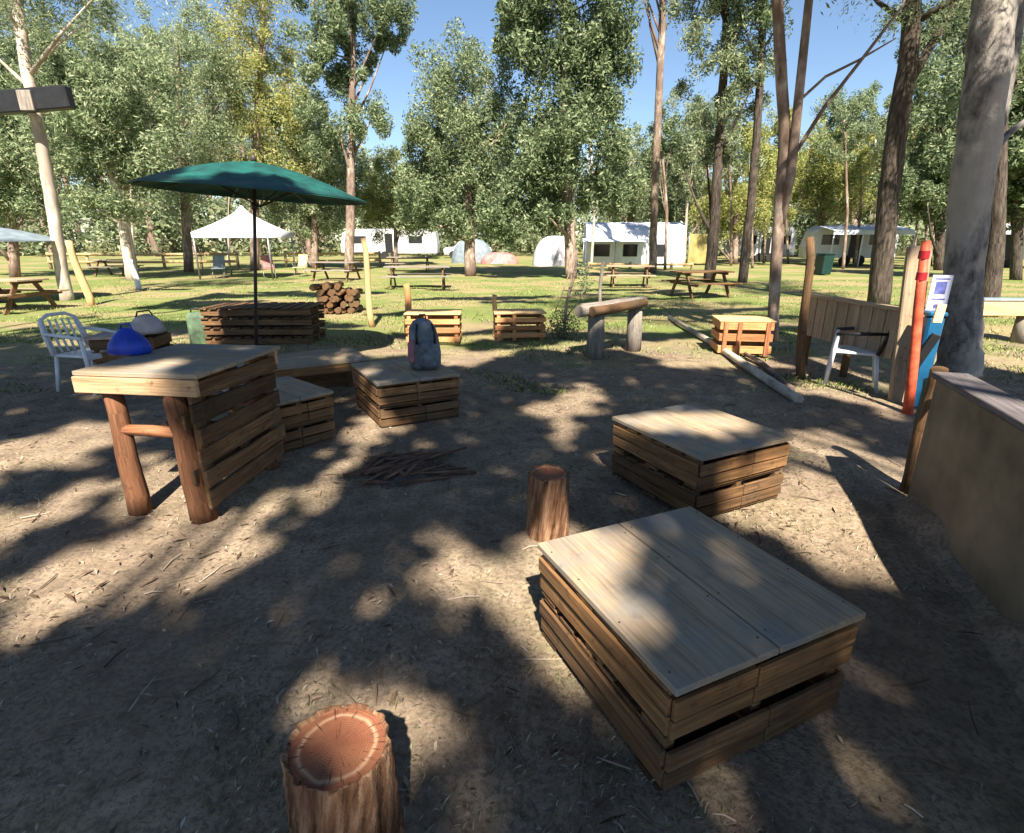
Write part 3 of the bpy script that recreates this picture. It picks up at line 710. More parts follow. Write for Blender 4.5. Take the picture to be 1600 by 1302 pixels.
picnic('pale picnic table on the sunny lawn behind the slender yellow post', (-3.35, 20.0, 0), R(4), w=2.3)
picnic('dark picnic table in dappled shade in front of the dark thin trunks', (5.7, 16.9, 0), R(12), 'darkwood')
picnic('green grey picnic table on the lawn behind the log table', (4.3, 20.6, 0), R(-6), 'fence')
picnic('picnic table in shade near the left white barked gum', (-12.2, 13.4, 0), R(-8), 'fence')
picnic('picnic table far back on the left under the pale sapling trunks', (-19.0, 27.0, 0), R(5))
picnic('picnic table right of the marquee under thin trees', (-7.5, 24.0, 0), R(-10), w=2.0)
picnic('long picnic table at the back in front of the white vehicles', (-5.6, 31.0, 0), R(2), w=2.4)
bt = thing('sawn_log_bench', 'orange sawn log bench behind the low wall near the right edge', 'bench', (8.1, 9.3, 0), R(-3))
mb = MB(); mb.box((0, 0, .55), (1.7, .30, .22)); mb.build('seat', M['post'], bt, .01)
for sx in (-1, 1): MB().tube([(sx * .6, 0, -.02), (sx * .6, 0, .44)], [.14, .13], 12, wob=.06, grain=True, seed=91).build('leg', M['greylog'], bt)
MB().box((.30, .05, .69), (1.0, .22, .05)).build('cushion', M['grey_canopy'], bt, .015)

def log_rail(label, a, b, zs, n_):
    a = Vector(a); b = Vector(b); c = (a + b) / 2; t = thing('rail_fence', label, 'fence', c); d = b - a
    for q in range(n_ + 1):
        p = a + d * (q / n_) - c; MB().tube([p + Vector((0, 0, -.1)), p + Vector((0, 0, max(zs) + .12))], [.09, .08], 8, wob=.08, grain=True, seed=q).build('post', M['fence'], t)
    for z in zs:
        MB().tube([a - c + Vector((0, -.1, z)), Vector((0, -.1, z - .03)), b - c + Vector((0, -.1, z))], [.075, .07, .075], 8, wob=.06, grain=True, seed=int(z * 50)).build('rail', M['post'], t)
log_rail('two rail log fence far back left of the marquee', (-27, 33, 0), (-16.5, 34, 0), (.42, .85), 5)
log_rail('two rail log fence far back between the marquee and the slender yellow post', (-14, 35, 0), (-8.4, 36, 0), (.42, .85), 3)
log_rail('low brown log barrier in front of the long pale tent', (4.6, 33.5, 0), (10.6, 33.2, 0), (.28,), 5)
# ------------------------------------------------------------------ marquee, tents, caravans
mq = thing('marquee', 'white pitched marquee on thin poles behind the green umbrella', 'marquee', (-12.1, 26.0, 0), R(3))
def pyramid(half, eave, apex):
    V = []; Fs = []; n = 8
    for i in range(n + 1):
        f = i / n; z = apex - (apex - eave) * (f ** .72)
        for (sx, sy) in ((-1, -1), (1, -1), (1, 1), (-1, 1)): V.append((sx * half * max(f, .015), sy * half * max(f, .015), z))
    for (sx, sy) in ((-1, -1), (1, -1), (1, 1), (-1, 1)): V.append((sx * half, sy * half, eave - .22))
    for i in range(n + 1):
        for k in range(4): Fs.append((i * 4 + k, (i + 1) * 4 + k, (i + 1) * 4 + (k + 1) % 4, i * 4 + (k + 1) % 4))
    return np_mesh('roof', V, Fs)
link_mesh('roof', pyramid(1.6, 1.95, 3.1), M['white_canvas'], mq)
for sx in (-1, 1):
    for sy in (-1, 1): MB().tube([(sx * 1.55, sy * 1.55, 0), (sx * 1.55, sy * 1.55, 1.95)], [.04, .04], 8).build('leg', M['metal'], mq)
def camp_chair(label, loc, rz, mat):
    t = thing('camp_chair', label, 'chair', loc, rz, 'folding chairs under the marquee')
    MB().box((0, 0, .42), (.5, .46, .03)).build('seat', M[mat], t, .01); MB().box((0, .25, .72), (.5, .03, .55), rot=(R(-12), 0, 0)).build('backrest', M[mat], t, .01)
    for sx in (-1, 1):
        MB().tube([(sx * .24, -.24, 0), (sx * .24, .22, .62)], [.014, .014], 6).build('leg', M['metal'], t); MB().tube([(sx * .24, .24, 0), (sx * .24, -.22, .6)], [.014, .014], 6).build('leg', M['metal'], t)
camp_chair('pinkish folding chair under the right side of the marquee', (-10.9, 25.2, 0), R(30), 'redtarp')
camp_chair('pale folding chair at the right pole of the marquee', (-9.9, 26.3, 0), R(-20), 'yellow')
camp_chair('grey folding chair under the left side of the marquee', (-13.2, 25.3, 0), R(10), 'grey_canopy')

def frame_tent():
    t = thing('frame_tent', 'long pale blue and white tent with dark window openings in the centre distance', 'tent', (8.0, 38.3, 0), R(-4))
    mb = MB(); n = 10; Lh = 3.1
    prof = [(-1.9, 0), (-1.9, 1.75), (-1.5, 2.25), (-.8, 2.6), (0, 2.75), (.8, 2.6), (1.5, 2.25), (1.9, 1.75), (1.9, 0)]
    for i in range(len(prof) - 1):
        (y0, z0), (y1, z1) = prof[i], prof[i + 1]
        mb.quad([(-Lh, y0, z0), (Lh, y0, z0), (Lh, y1, z1), (-Lh, y1, z1)][::-1] if False else [(-Lh, y0, z0), (Lh, y0, z0), (Lh, y1, z1), (-Lh, y1, z1)])
    for sx in (-1, 1): mb.quad([(sx * Lh, y, z) for (y, z) in prof])
    mb.build('canvas', M['white_canvas'], t)
    for x, w_ in ((-2.1, 1.0), (-.3, .9), (1.4, .9)):
        f = MB(); f.box((x, -1.91, 1.0), (w_, .03, .75)); f.build('window', M['glass'], t)
    mb = MB()
    mb.quad([(-3.4, -1.95, 1.72), (.6, -1.95, 1.72), (.6, -3.3, 1.55), (-3.4, -3.3, 1.55)])
    mb.quad([(-3.4, -1.95, 1.70), (.6, -1.95, 1.70), (.6, -3.3, 1.53), (-3.4, -3.3, 1.53)]); mb.build('awning', M['awning'], t)
    for x in (-3.35, -1.4, .55): MB().tube([(x, -3.28, 0), (x, -3.28, 1.54)], [.03, .03], 6).build('awning_pole', M['metal'], t)
    MB().tube([(Lh, -1.9, 1.75), (Lh + .05, -1.2, 2.45), (Lh + .05, 0, 2.78), (Lh + .05, 1.2, 2.45), (Lh, 1.9, 1.75)], [.06] * 5, 6).build('hoop', M['white_plastic'], t)
frame_tent()
def caravan(label, loc, rz, L=5.4, aw=True, group='white caravans at the back of the clearing'):
    t = thing('caravan', label, 'caravan', loc, rz, group)
    prof = [(-L / 2, .5), (-L / 2 - .05, 1.2), (-L / 2 + .25, 2.2), (-L / 2 + .7, 2.55), (L / 2 - .5, 2.6), (L / 2 - .1, 2.35), (L / 2 + .05, 1.3), (L / 2, .5)]
    mb = MB(); d = 1.1
    mb.quad([(x, -d, z) for x, z in prof]); mb.quad([(x, d, z) for x, z in prof][::-1])
    for i in range(len(prof)):
        (x0, z0), (x1, z1) = prof[i], prof[(i + 1) % len(prof)]; mb.quad([(x0, d, z0), (x1, d, z1), (x1, -d, z1), (x0, -d, z0)])
    mb.build('body', M['caravan'], t, .03)
    for x, w_ in ((-L * .30, 1.1), (L * .28, 1.2)): MB().box((x, -d - .012, 1.65), (w_, .03, .62)).build('window', M['glass'], t, .01)
    MB().box((0, -d - .012, 1.35), (.68, .03, 1.65)).build('door', M['black'], t, .01)
    for x in (-.45, .45):
        w_ = MB(); w_.tube([(x, -d - .02, .34), (x, -d + .18, .34)], [.34, .34], 18, smooth=False); w_.build('wheel', M['tyre'], t)
    MB().tube([(L / 2, 0, .5), (L / 2 + 1.2, 0, .48)], [.05, .04], 6).build('drawbar', M['dark_metal'], t)
    if aw:
        mb = MB(); mb.quad([(-L * .46, -d, 2.5), (L * .46, -d, 2.5), (L * .46, -d - 2.2, 2.2), (-L * .46, -d - 2.2, 2.2)]); mb.quad([(-L * .46, -d - 2.2, 2.2), (L * .46, -d - 2.2, 2.2), (L * .46, -d - 2.2, 1.95), (-L * .46, -d - 2.2, 1.95)])
        mb.build('awning', M['awning'], t)
        for x in (-.45, -.12, .15, .45): MB().tube([(x * L, -d - 2.18, 0), (x * L, -d - 2.18, 2.2)], [.035, .035], 6).build('awning_pole', M['white_plastic'], t)
    return t
caravan('white caravan with blue white awning behind the leaning dark gum', (22.6, 38.5, 0), R(-6), 5.2)
caravan('white caravan half hidden behind the big right gum trunk', (30.5, 36, 0), R(-10), 5.6)
caravan('low pale caravan without awning behind the twin trunk gum', (19.5, 45, 0), R(3), 4.6, False)
caravan('long white caravan at the back behind the slender yellow post', (-11.0, 52, 0), R(1), 8.5, False)
def car(label, loc, rz, mat, group='cars parked at the back of the clearing'):
    t = thing('parked_car', label, 'car', loc, rz, group)
    prof = [(-2.2, .35), (-2.25, .75), (-2.1, .95), (-1.3, 1.02), (-.75, 1.52), (.9, 1.58), (1.75, 1.08), (2.15, .98), (2.25, .7), (2.2, .35)]
    mb = MB(); d = .85
    mb.quad([(x, -d, z) for x, z in prof]); mb.quad([(x, d, z) for x, z in prof][::-1])
    for i in range(len(prof)):
        (x0, z0), (x1, z1) = prof[i], prof[(i + 1) % len(prof)]; mb.quad([(x0, d, z0), (x1, d, z1), (x1, -d, z1), (x0, -d, z0)])
    mb.build('body', M[mat], t, .05)
    for x0, x1 in ((-.95, -.05), (.05, 1.15)):
        for sy in (-1, 1):
            g_ = MB(); g_.quad([(x0, sy * (d + .006), 1.05), (x1 + (.2 if x1 > 1 else 0), sy * (d + .006), 1.05), (x1 - (.25 if x1 > 1 else 0), sy * (d + .006), 1.46), (x0 + (.28 if x0 < -.5 else 0), sy * (d + .006), 1.46)]); g_.build('window', M['glass'], t)
    for x in (-1.4, 1.4):
        for sy in (-1, 1): MB().tube([(x, sy * (d + .01), .33), (x, sy * (d - .2), .33)], [.33, .33], 18, smooth=False).build('wheel', M['tyre'], t)
    for sy in (-1, 1): MB().box((-2.22, sy * .6, .78), (.06, .32, .13)).build('headlight', M['white_plastic'], t, .02)
    return t
car('pale parked car at the right edge behind the big gum trunk', (31.5, 28.5, 0), R(60), 'caravan')
car('white parked car far back between thin trunks left of the dense tree', (-4.2, 54, 0), R(4), 'caravan')
car('grey parked car in shade behind the dense centre trees', (3.2, 47, 0), R(80), 'grey_canopy')
def dome_tent(label, loc, rz, half, h, mat):
    t = thing('dome_tent', label, 'tent', loc, rz, 'small tents at the back of the clearing')
    V = []; Fs = []; N = 16; K = 7
    for i in range(K + 1):
        f = i / K
        for k in range(N):
            a = 6.2832 * k / N; p = 3; q = (abs(math.cos(a)) ** p + abs(math.sin(a)) ** p) ** (-1 / p); r = math.cos(f * 1.5) ** .8
            V.append((half * q * r * math.cos(a), half * q * r * math.sin(a) * .8, h * math.sin(f * 1.5708)))
    for i in range(K):
        for k in range(N): Fs.append((i * N + k, i * N + (k + 1) % N, (i + 1) * N + (k + 1) % N, (i + 1) * N + k))
    link_mesh('canvas', np_mesh('canvas', V, Fs, True), M[mat], t)
    MB().quad([(-.35 * half, -.82 * half, .02), (.35 * half, -.82 * half, .02), (.05 * half, -.70 * half, h * .66), (-.05 * half, -.70 * half, h * .66)]).build('door_flap', M['door_grey'], t)
dome_tent('white dome tent in front of the dense centre trees', (2.9, 38, 0), R(10), 1.5, 1.9, 'white_canvas')
dome_tent('pinkish red low tent on the far side of the lawn', (-.9, 41, 0), R(-8), 1.35, .8, 'redtarp')
dome_tent('pale grey dome tent beside the pinkish red tent', (-3.0, 43, 0), R(5), 1.6, 1.7, 'grey_canopy')
def tarp():
    t = thing('tarp_screen', 'yellow tarp screen strung between poles right of the long tent', 'tarp', (12.9, 38.6, 0), R(-3))
    V = []; Fs = []; nxx = 12
    for lay in (0, 1):
        for i in range(nxx + 1):
            x = -.9 + 1.8 * i / nxx; yb = .06 * math.sin(i * 1.1) + lay * .012
            for z in (.15, .8, 1.5, 2.05): V.append((x, yb + .04 * math.sin(z * 3 + i), z - .05 * math.sin(i / nxx * 3.14)))
    for lay in (0, 1):
        for i in range(nxx):
            for k in range(3): b0 = lay * (nxx + 1) * 4; Fs.append((b0 + i * 4 + k, b0 + (i + 1) * 4 + k, b0 + (i + 1) * 4 + k + 1, b0 + i * 4 + k + 1))
    link_mesh('sheet', np_mesh('sheet', V, Fs, True), M['tarp'], t)
    for x in (-.92, .92): MB().tube([(x, 0, 0), (x, 0, 2.15)], [.035, .03], 6).build('pole', M['metal'], t)
tarp()
wb = thing('wheelie_bin', 'dark green wheelie bin in front of the caravan awning', 'bin', (15.2, 27.5, 0), R(10))
MB().box((0, 0, .5), (.5, .55, .92), taper=1.16).build('body', M['bin_green'], wb, .03); MB().box((0, -.02, 1.0), (.62, .68, .06)).build('lid', M['bin_green'], wb, .02)
for sx in (-1, 1): MB().tube([(sx * .27, .28, .1), (sx * .22, .28, .1)], [.1, .1], 14).build('wheel', M['tyre'], wb)

# ------------------------------------------------------------------ trees
def leaves(clumps, L, W, seed, droop=.55, sh=.5):
    """clumps: array rows (cx,cy,cz,rx,ry,rz,n) -> diamond leaf sprays"""
    g_ = np.random.default_rng(seed); C = []; 
    for c in clumps:
        n_ = int(c[6]); d = g_.normal(size=(n_, 3)); d /= np.linalg.norm(d, axis=1)[:, None]
        C.append(np.array(c[:3]) + d * (g_.random((n_, 1)) ** sh) * np.array(c[3:6]))
    P = np.concatenate(C); n_ = len(P)
    A = g_.normal(size=(n_, 3)); A[:, 2] = A[:, 2] * .7 - droop; A /= np.linalg.norm(A, axis=1)[:, None]
    Bv = np.cross(A, g_.normal(size=(n_, 3))); Bv /= np.linalg.norm(Bv, axis=1)[:, None] + 1e-9
    l = L * g_.uniform(.55, 1.25, (n_, 1)); w_ = W * g_.uniform(.6, 1.3, (n_, 1)); N_ = np.cross(A, Bv)
    V = np.stack([P - A * l * .5, P + Bv * w_ * .5 - A * l * .05 + N_ * w_ * .15, P + A * l * .5, P - Bv * w_ * .5 - A * l * .05 + N_ * w_ * .15], 1).reshape(-1, 3)
    return V, np.arange(4 * n_).reshape(-1, 4)
def clumps_in(ells, k, seed, per, cr=(.16, .34), shell=.42):
    """leaf clumps spread through ellipsoids (cx,cy,cz,rx,ry,rz)"""
    g_ = np.random.default_rng(seed); out = []
    tot = sum((e[3] * e[4] * e[5]) ** (2 / 3) for e in ells)
    for e in ells:
        n_ = max(4, int(k * (e[3] * e[4] * e[5]) ** (2 / 3) / tot))
        for _ in range(n_):
            d = g_.normal(size=3); d /= np.linalg.norm(d); r = g_.random() ** shell
            c = np.array(e[:3]) + d * r * np.array(e[3:6]) * .92
            s_ = g_.uniform(*cr) * min(e[3], e[5]) + .12
            out.append((c[0], c[1], c[2], s_, s_, s_ * 1.25, int(per * g_.uniform(.6, 1.5))))
    return out
def tree(name, label, base, trunk, crown, bark_mat, leaf_mat, k=70, per=90, L=.3, W=.12, limbs=9, seed=0, group=None, extra=(), flute=.05, seg=12, cr=(.16, .34), droop=.55):
    """trunk: list of (x,y,z,r) in the world; crown: list of ellipsoids in the world; extra: further limb paths"""
    base = Vector(base); t = thing(name, label, 'tree', base, 0, group); r0 = random.Random(seed)
    sz = r0.uniform(.8, 1.25); L, W, per, k, cr = L * .62 * sz, W * .46 * sz, int(per * 2.3), int(k * 1.45), (cr[0] * .58, cr[1] * .88)
    mb = MB(); pts = [Vector(p[:3]) - base for p in trunk]; rad = [p[3] for p in trunk]
    P = []; Rr = []                                                 # resample smooth
    for i in range(len(pts) - 1):
        nn = 5
        for q in range(nn):
            f = q / nn; P.append(pts[i].lerp(pts[i + 1], f)); Rr.append(rad[i] * (1 - f) + rad[i + 1] * f)
    P.append(pts[-1]); Rr.append(rad[-1])
    for i in range(1, len(P) - 1): P[i] = P[i] + Vector((r0.uniform(-.5, .5), r0.uniform(-.5, .5), 0)) * Rr[i] * .16
    mb.tube(P, Rr, seg, wob=.035, flute=flute * .25, seed=seed)
    mb.build('trunk', M[bark_mat], t)
    cl = clumps_in(crown, k, seed + 1, per, cr) if crown else []
    lb = MB(); used = False
    for path in extra:
        q = [Vector(p[:3]) - base for p in path]; lb.tube(q, [p[3] for p in path], 8, wob=.06, seed=seed + 5); used = True
    if cl:
        for q in r0.sample(cl, min(limbs, len(cl))):
            c = Vector(q[:3]) - base
            cand = [i for i in range(len(P)) if P[i].z < c.z - .2] or [len(P) - 1]
            i = max(cand[0], cand[-1] - r0.randint(0, 4)); s0 = P[i]; rr = max(.012, Rr[i] * .42)
            mid = s0.lerp(c, .5) + Vector((0, 0, -.10 * (c - s0).length * r0.uniform(-.4, 1)))
            lb.tube([s0, s0.lerp(mid, .5), mid, c], [rr, rr * .8, rr * .6, rr * .22], 6, wob=.08, seed=seed); used = True
    if used: lb.build('branch', M[bark_mat], t)
    if cl:
        V, F_ = leaves(cl, L, W, seed + 2, droop); V = V - np.array(base)
        link_mesh('crown', np_mesh('crown', V, F_), M[leaf_mat], t)
    return t
def E(px, py, rx, ry, Y, dz=1.0):
    """ellipsoid measured at a pixel and a distance"""
    c = at(px, py, Y); k = (Vector((0, 0, CAM_H)) - c).length / FPX / 1.0
    return (c.x, c.y, c.z, rx * k, min(rx, ry * 1.2) * k * dz, ry * k)
def TP(Y, pts):
    """trunk measured by (px, py, radius m) at one distance; first point put on the ground"""
    out = []
    for i, (px, py, r) in enumerate(pts):
        c = at(px, py, Y); out.append((c.x, c.y, -.1 if i == 0 else c.z, r))
    return out
def T(name, label, Y, tr, ells, bark_mat, leaf_mat, **kw):
    trunk = TP(Y, tr); base = (trunk[0][0], trunk[0][1], 0)
    return tree(name, label, base, trunk, [E(*e, Y) for e in ells], bark_mat, leaf_mat, **kw)

# nearer trunks on the right
T('gum_tree', 'big pale gum trunk rising beside the blue bin on the right', 6.9, [(1498, 588, .27), (1500, 530, .215), (1504, 440, .20), (1517, 300, .208), (1542, 100, .208), (1556, 0, .205), (1592, -260, .185), (1630, -700, .12)],
  [(1560, -560, 420, 230), (1800, -420, 260, 200)], 'bark_grey', 'leaf_olive', k=60, per=120, L=.16, W=.035, seed=101, seg=22, flute=.08,
  extra=[[(*at(1536, 270, 6.9), .07), (*at(1562, 185, 7.05), .075), (*at(1586, 60, 7.15), .065), (*at(1608, -120, 7.2), .05)], [(*at(1530, 262, 6.9), .05), (*at(1575, 210, 7.0), .04), (*at(1640, 160, 7.1), .02)]])
T('gum_tree', 'leaning dark trunk gum forking near the top of the view, right of centre', 14.6, [(1374, 470, .27), (1386, 330, .24), (1404, 180, .225), (1420, 90, .20), (1428, -40, .17), (1440, -300, .10)],
  [(1440, -200, 210, 110), (1560, -160, 130, 90), (1418, 30, 40, 40)], 'bark_dark', 'leaf_olive', k=70, per=110, L=.2, W=.06, seed=102, seg=16,
  extra=[[(*at(1408, 150, 14.6), .13), (*at(1440, 95, 14.7), .11), (*at(1480, 30, 14.9), .09), (*at(1530, -80, 15), .06)]])
T('gum_tree', 'slim gum with twin pale and dark trunks beside the lattice crate', 9.4, [(1207, 540, .090), (1210, 460, .088), (1218, 330, .092), (1226, 210, .085), (1218, 80, .08), (1212, -60, .07), (1205, -300, .04)],
  [(1230, -260, 240, 120), (1120, -330, 140, 80)], 'bark_mix', 'leaf_olive', k=60, per=90, L=.16, W=.045, seed=103, seg=14,
  extra=[[(*at(1216, 370, 9.4), .07), (*at(1236, 270, 9.3), .075), (*at(1248, 150, 9.3), .07), (*at(1264, 0, 9.3), .06), (*at(1275, -160, 9.3), .04)],
         [(*at(1236, 250, 9.3), .032), (*at(1290, 165, 9.35), .03), (*at(1345, 95, 9.4), .026), (*at(1410, 10, 9.5), .02), (*at(1440, -60, 9.5), .015)],
         [(*at(1246, 160, 9.3), .022), (*at(1290, 120, 9.3), .020), (*at(1340, 95, 9.4), .018), (*at(1400, 60, 9.4), .010)]])
T('gum_tree', 'thin straight dark trunk gum left of the twin trunk gum', 22.5, [(1160, 440, .19), (1172, 330, .16), (1182, 220, .145), (1190, 80, .13), (1196, -60, .10)],
  [(1185, 60, 45, 60), (1200, -60, 90, 60)], 'bark_dark', 'leaf_olive', k=36, per=80, L=.26, W=.10, seed=104)
T('gum_tree', 'dark trunk gum with ragged hanging crown in front of the yellow tarp', 23.0, [(1108, 440, .24), (1116, 350, .2), (1124, 220, .17), (1132, 90, .14), (1136, -40, .10)],
  [(1120, 70, 55, 50), (1105, 150, 50, 60), (1160, 150, 40, 50), (1135, -30, 80, 60), (1100, 230, 45, 40), (1150, 240, 35, 40)], 'bark_dark', 'leaf_blue', k=64, per=70, L=.28, W=.10, seed=105, cr=(.14, .30))
T('gum_tree', 'slim bare pole gum with a narrow fork against the blue gap', 29.5, [(1020, 420, .22), (1022, 330, .19), (1028, 190, .18), (1034, 60, .17), (1038, -80, .14)],
  [(1040, -120, 70, 60)], 'bark_mix', 'leaf_olive', k=30, per=80, L=.3, W=.12, seed=106, extra=[[(*at(1029, 100, 29.5), .07), (*at(1016, 40, 29.5), .06), (*at(1006, -60, 29.5), .04)]])
T('gum_tree', 'dark trunk half hidden behind the big pale gum trunk', 12.5, [(1552, 455, .22), (1556, 380, .17), (1560, 260, .15), (1562, 100, .13), (1566, -100, .09)],
  [(1600, 40, 70, 70), (1580, -130, 110, 70)], 'bark_dark', 'leaf_olive', k=50, per=80, L=.2, W=.07, seed=107)
# left white gum with a timber crossarm fixed to it
T('gum_tree', 'white barked gum with dark crossarm in the upper left corner', 15.6, [(104, 470, .17), (92, 390, .15), (78, 300, .145), (60, 200, .14), (40, 100, .13), (24, -20, .12), (5, -180, .08)],
  [(60, -110, 130, 90), (10, 40, 60, 60), (130, 10, 60, 40)], 'bark_white', 'leaf_olive', k=70, per=90, L=.24, W=.07, seed=108, seg=14)
# dense centre trees
T('dense_tree', 'dense rounded olive tree left of the tall centre tree', 27, [(735, 410, .28), (732, 340, .24), (728, 240, .18), (725, 150, .10)],
  [(725, 130, 68, 60), (690, 210, 70, 60), (760, 210, 65, 60), (715, 290, 100, 60), (655, 300, 45, 55), (790, 300, 50, 60), (720, 345, 70, 26), (670, 250, 45, 50)], 'bark_mix', 'leaf_olive', k=175, per=110, L=.32, W=.14, seed=109, cr=(.2, .36))
T('dense_tree', 'tallest leafy tree in the centre reaching above the frame', 25, [(893, 430, .26), (890, 350, .24), (880, 240, .2), (880, 120, .16), (885, 0, .10), (888, -90, .05)],
  [(885, 20, 95, 70), (800, 30, 45, 45), (940, 90, 60, 60), (880, 130, 85, 70), (900, 220, 85, 70), (840, 240, 65, 60), (870, 310, 100, 58), (950, 280, 45, 50), (800, 335, 55, 45), (880, -70, 90, 60)], 'bark_mix', 'leaf_olive', k=205, per=110, L=.30, W=.13, seed=110, cr=(.18, .36))
T('gum_tree', 'small spindly gum sapling leaning beside the log table', 9.5, [(880, 520, .03), (886, 470, .026), (898, 430, .02), (902, 390, .012)], [(885, 505, 26, 20), (905, 440, 16, 24), (868, 520, 22, 14)], 'bark_mix', 'leaf_blue', k=16, per=26, L=.10, W=.035, seed=111, limbs=7)
# left groups
LT = [
 ('leafy olive gum behind the white barked gum on the left', 24, [(205, 440, .2), (195, 370, .18), (178, 280, .15), (168, 180, .1)], [(165, 110, 70, 60), (140, 200, 75, 60), (205, 210, 60, 60), (170, 290, 80, 50), (110, 130, 50, 60)], 'bark_white', 'leaf_olive', 130, 112),
 ('tall gum above the left rim of the green umbrella', 30, [(292, 410, .24), (288, 300, .2), (280, 180, .15), (276, 60, .1)], [(278, 60, 75, 50), (262, 140, 70, 60), (300, 190, 75, 60), (275, 270, 80, 55), (330, 110, 50, 50)], 'bark_mix', 'leaf_olive', 130, 113),
 ('gum with brownish leaves above the green umbrella apex', 32, [(395, 400, .26), (398, 300, .22), (402, 180, .18), (410, 60, .12), (415, -60, .08)], [(405, 50, 60, 55), (380, 140, 60, 60), (425, 160, 55, 55), (400, 230, 75, 55), (420, -40, 80, 50)], 'bark_mix', 'leaf_yellow', 110, 114),
 ('tall open crowned gum with sky showing through left of centre', 30, [(545, 420, .26), (548, 300, .22), (550, 170, .18), (552, 40, .12), (556, -80, .07)], [(500, 60, 42, 50), (560, 40, 60, 45), (610, 50, 45, 40), (530, 130, 55, 45), (575, 180, 40, 40), (540, -60, 90, 50), (500, 200, 40, 40)], 'bark_mix', 'leaf_olive', 96, 115),
 ('mid height gum behind the right rim of the green umbrella', 34, [(490, 410, .22), (492, 320, .18), (488, 230, .12)], [(480, 210, 50, 50), (455, 270, 60, 50), (520, 280, 55, 55), (490, 330, 70, 36)], 'bark_mix', 'leaf_olive', 100, 116),
 ('bright yellow green young tree right of the umbrella tip', 38, [(618, 405, .16), (618, 340, .12), (618, 280, .07)], [(615, 290, 45, 50), (640, 330, 36, 40), (590, 330, 40, 40)], 'bark_mix', 'leaf_yellow', 80, 117),
 ('broad olive tree at the far left edge behind the grey umbrella', 26, [(20, 420, .22), (15, 320, .18), (10, 200, .12)], [(10, 200, 70, 70), (40, 300, 55, 45), (-40, 260, 60, 70), (0, 90, 70, 60)], 'bark_mix', 'leaf_olive', 120, 118),
 ('slender pale trunk gum leaning left below the umbrella rim', 26, [(216, 440, .09), (200, 350, .075), (180, 265, .06), (170, 190, .04)], [(175, 190, 40, 40), (205, 250, 36, 40)], 'bark_white', 'leaf_olive', 40, 119),
]
for lab, Y_, tr, cr_, bm, lm, k_, sd in LT:
    T('gum_tree', lab, Y_, tr, cr_, bm, lm, k=int(k_ * 1.1), per=100, L=.34, W=.12, seed=sd)
RT = [
 ('olive trees rounded crown behind the long tent right of the tall centre tree', 48, [(985, 400, .25), (985, 320, .2), (985, 240, .1)], [(985, 250, 50, 50), (960, 310, 45, 45), (1015, 310, 45, 48)], 'bark_mix', 'leaf_olive', 80, 130),
 ('hazy olive tree behind the bare pole gum', 46, [(1060, 400, .25), (1062, 320, .2), (1065, 240, .1)], [(1065, 250, 50, 44), (1045, 310, 50, 45), (1095, 320, 45, 45)], 'bark_mix', 'leaf_blue', 80, 131),
 ('yellow green tree right of the twin trunk gum', 44, [(1285, 400, .25), (1285, 330, .2), (1285, 250, .1)], [(1280, 250, 50, 44), (1262, 300, 45, 40), (1320, 290, 55, 50)], 'bark_mix', 'leaf_yellow', 90, 132),
 ('tall dome crowned gum behind the caravan awning', 50, [(1335, 400, .3), (1335, 300, .25), (1338, 180, .12)], [(1335, 175, 52, 34), (1300, 220, 28, 44), (1375, 215, 28, 44), (1345, 260, 50, 40)], 'bark_mix', 'leaf_olive', 80, 133),
 ('dense olive tree between the dark leaning gum and the big pale trunk', 32, [(1470, 410, .25), (1470, 320, .2), (1468, 200, .12)], [(1465, 150, 45, 50), (1440, 270, 50, 45), (1490, 250, 50, 60), (1460, 320, 60, 34)], 'bark_dark', 'leaf_olive', 100, 134),
 ('olive tree at the right edge behind the big pale trunk', 24, [(1590, 430, .22), (1590, 340, .2), (1588, 220, .12)], [(1600, 130, 60, 60), (1580, 230, 55, 60), (1610, 290, 60, 45)], 'bark_dark', 'leaf_olive', 110, 135),
 ('thin hanging gum foliage high between the dark leaning gum and the sky gap', 34, [(1500, 410, .2), (1505, 250, .16), (1508, 80, .1), (1510, -60, .06)], [(1500, 60, 60, 50), (1470, 20, 50, 40), (1520, 130, 40, 40), (1510, -50, 80, 40)], 'bark_mix', 'leaf_blue', 60, 136),
 ('olive gum filling the gap behind the thin dark trunks', 40, [(1150, 400, .22), (1150, 320, .18), (1150, 260, .1)], [(1150, 290, 50, 45), (1125, 330, 45, 36), (1190, 330, 45, 40)], 'bark_mix', 'leaf_yellow', 70, 137),
 ('wispy blue green gum with sky behind it above the yellow tarp', 52, [(1090, 400, .2), (1092, 280, .16), (1094, 150, .08)], [(1085, 170, 40, 36), (1110, 210, 40, 40), (1080, 240, 40, 36)], 'bark_mix', 'leaf_blue', 46, 138),
]
for lab, Y_, tr, cr_, bm, lm, k_, sd in RT:
    T('gum_tree', lab, Y_, tr, cr_, bm, lm, k=k_, per=90, L=.42, W=.17, seed=sd)
# slim saplings at the back edge, alike
g_ = random.Random(5)
for i in range(26):
    px = g_.choice([g_.uniform(120, 640), g_.uniform(900, 1240), g_.uniform(1230, 1600)]); Yv = g_.uniform(32, 46); h = g_.uniform(150, 300)
    T('sapling', 'slender pale trunked gum sapling at the back edge of the clearing', Yv, [(px, 400, .09), (px + g_.uniform(-6, 6), 330, .08), (px + g_.uniform(-10, 10), h, .05)],
      [(px, h, 26, 26), (px + g_.uniform(-15, 15), h + 40, 28, 30)], g_.choice(['bark_white', 'bark_mix']), g_.choice(['leaf_olive', 'leaf_yellow', 'leaf_blue']), k=16, per=70, L=.36, W=.14, seed=200 + i, limbs=4, group='slender saplings at the back edge', seg=8)

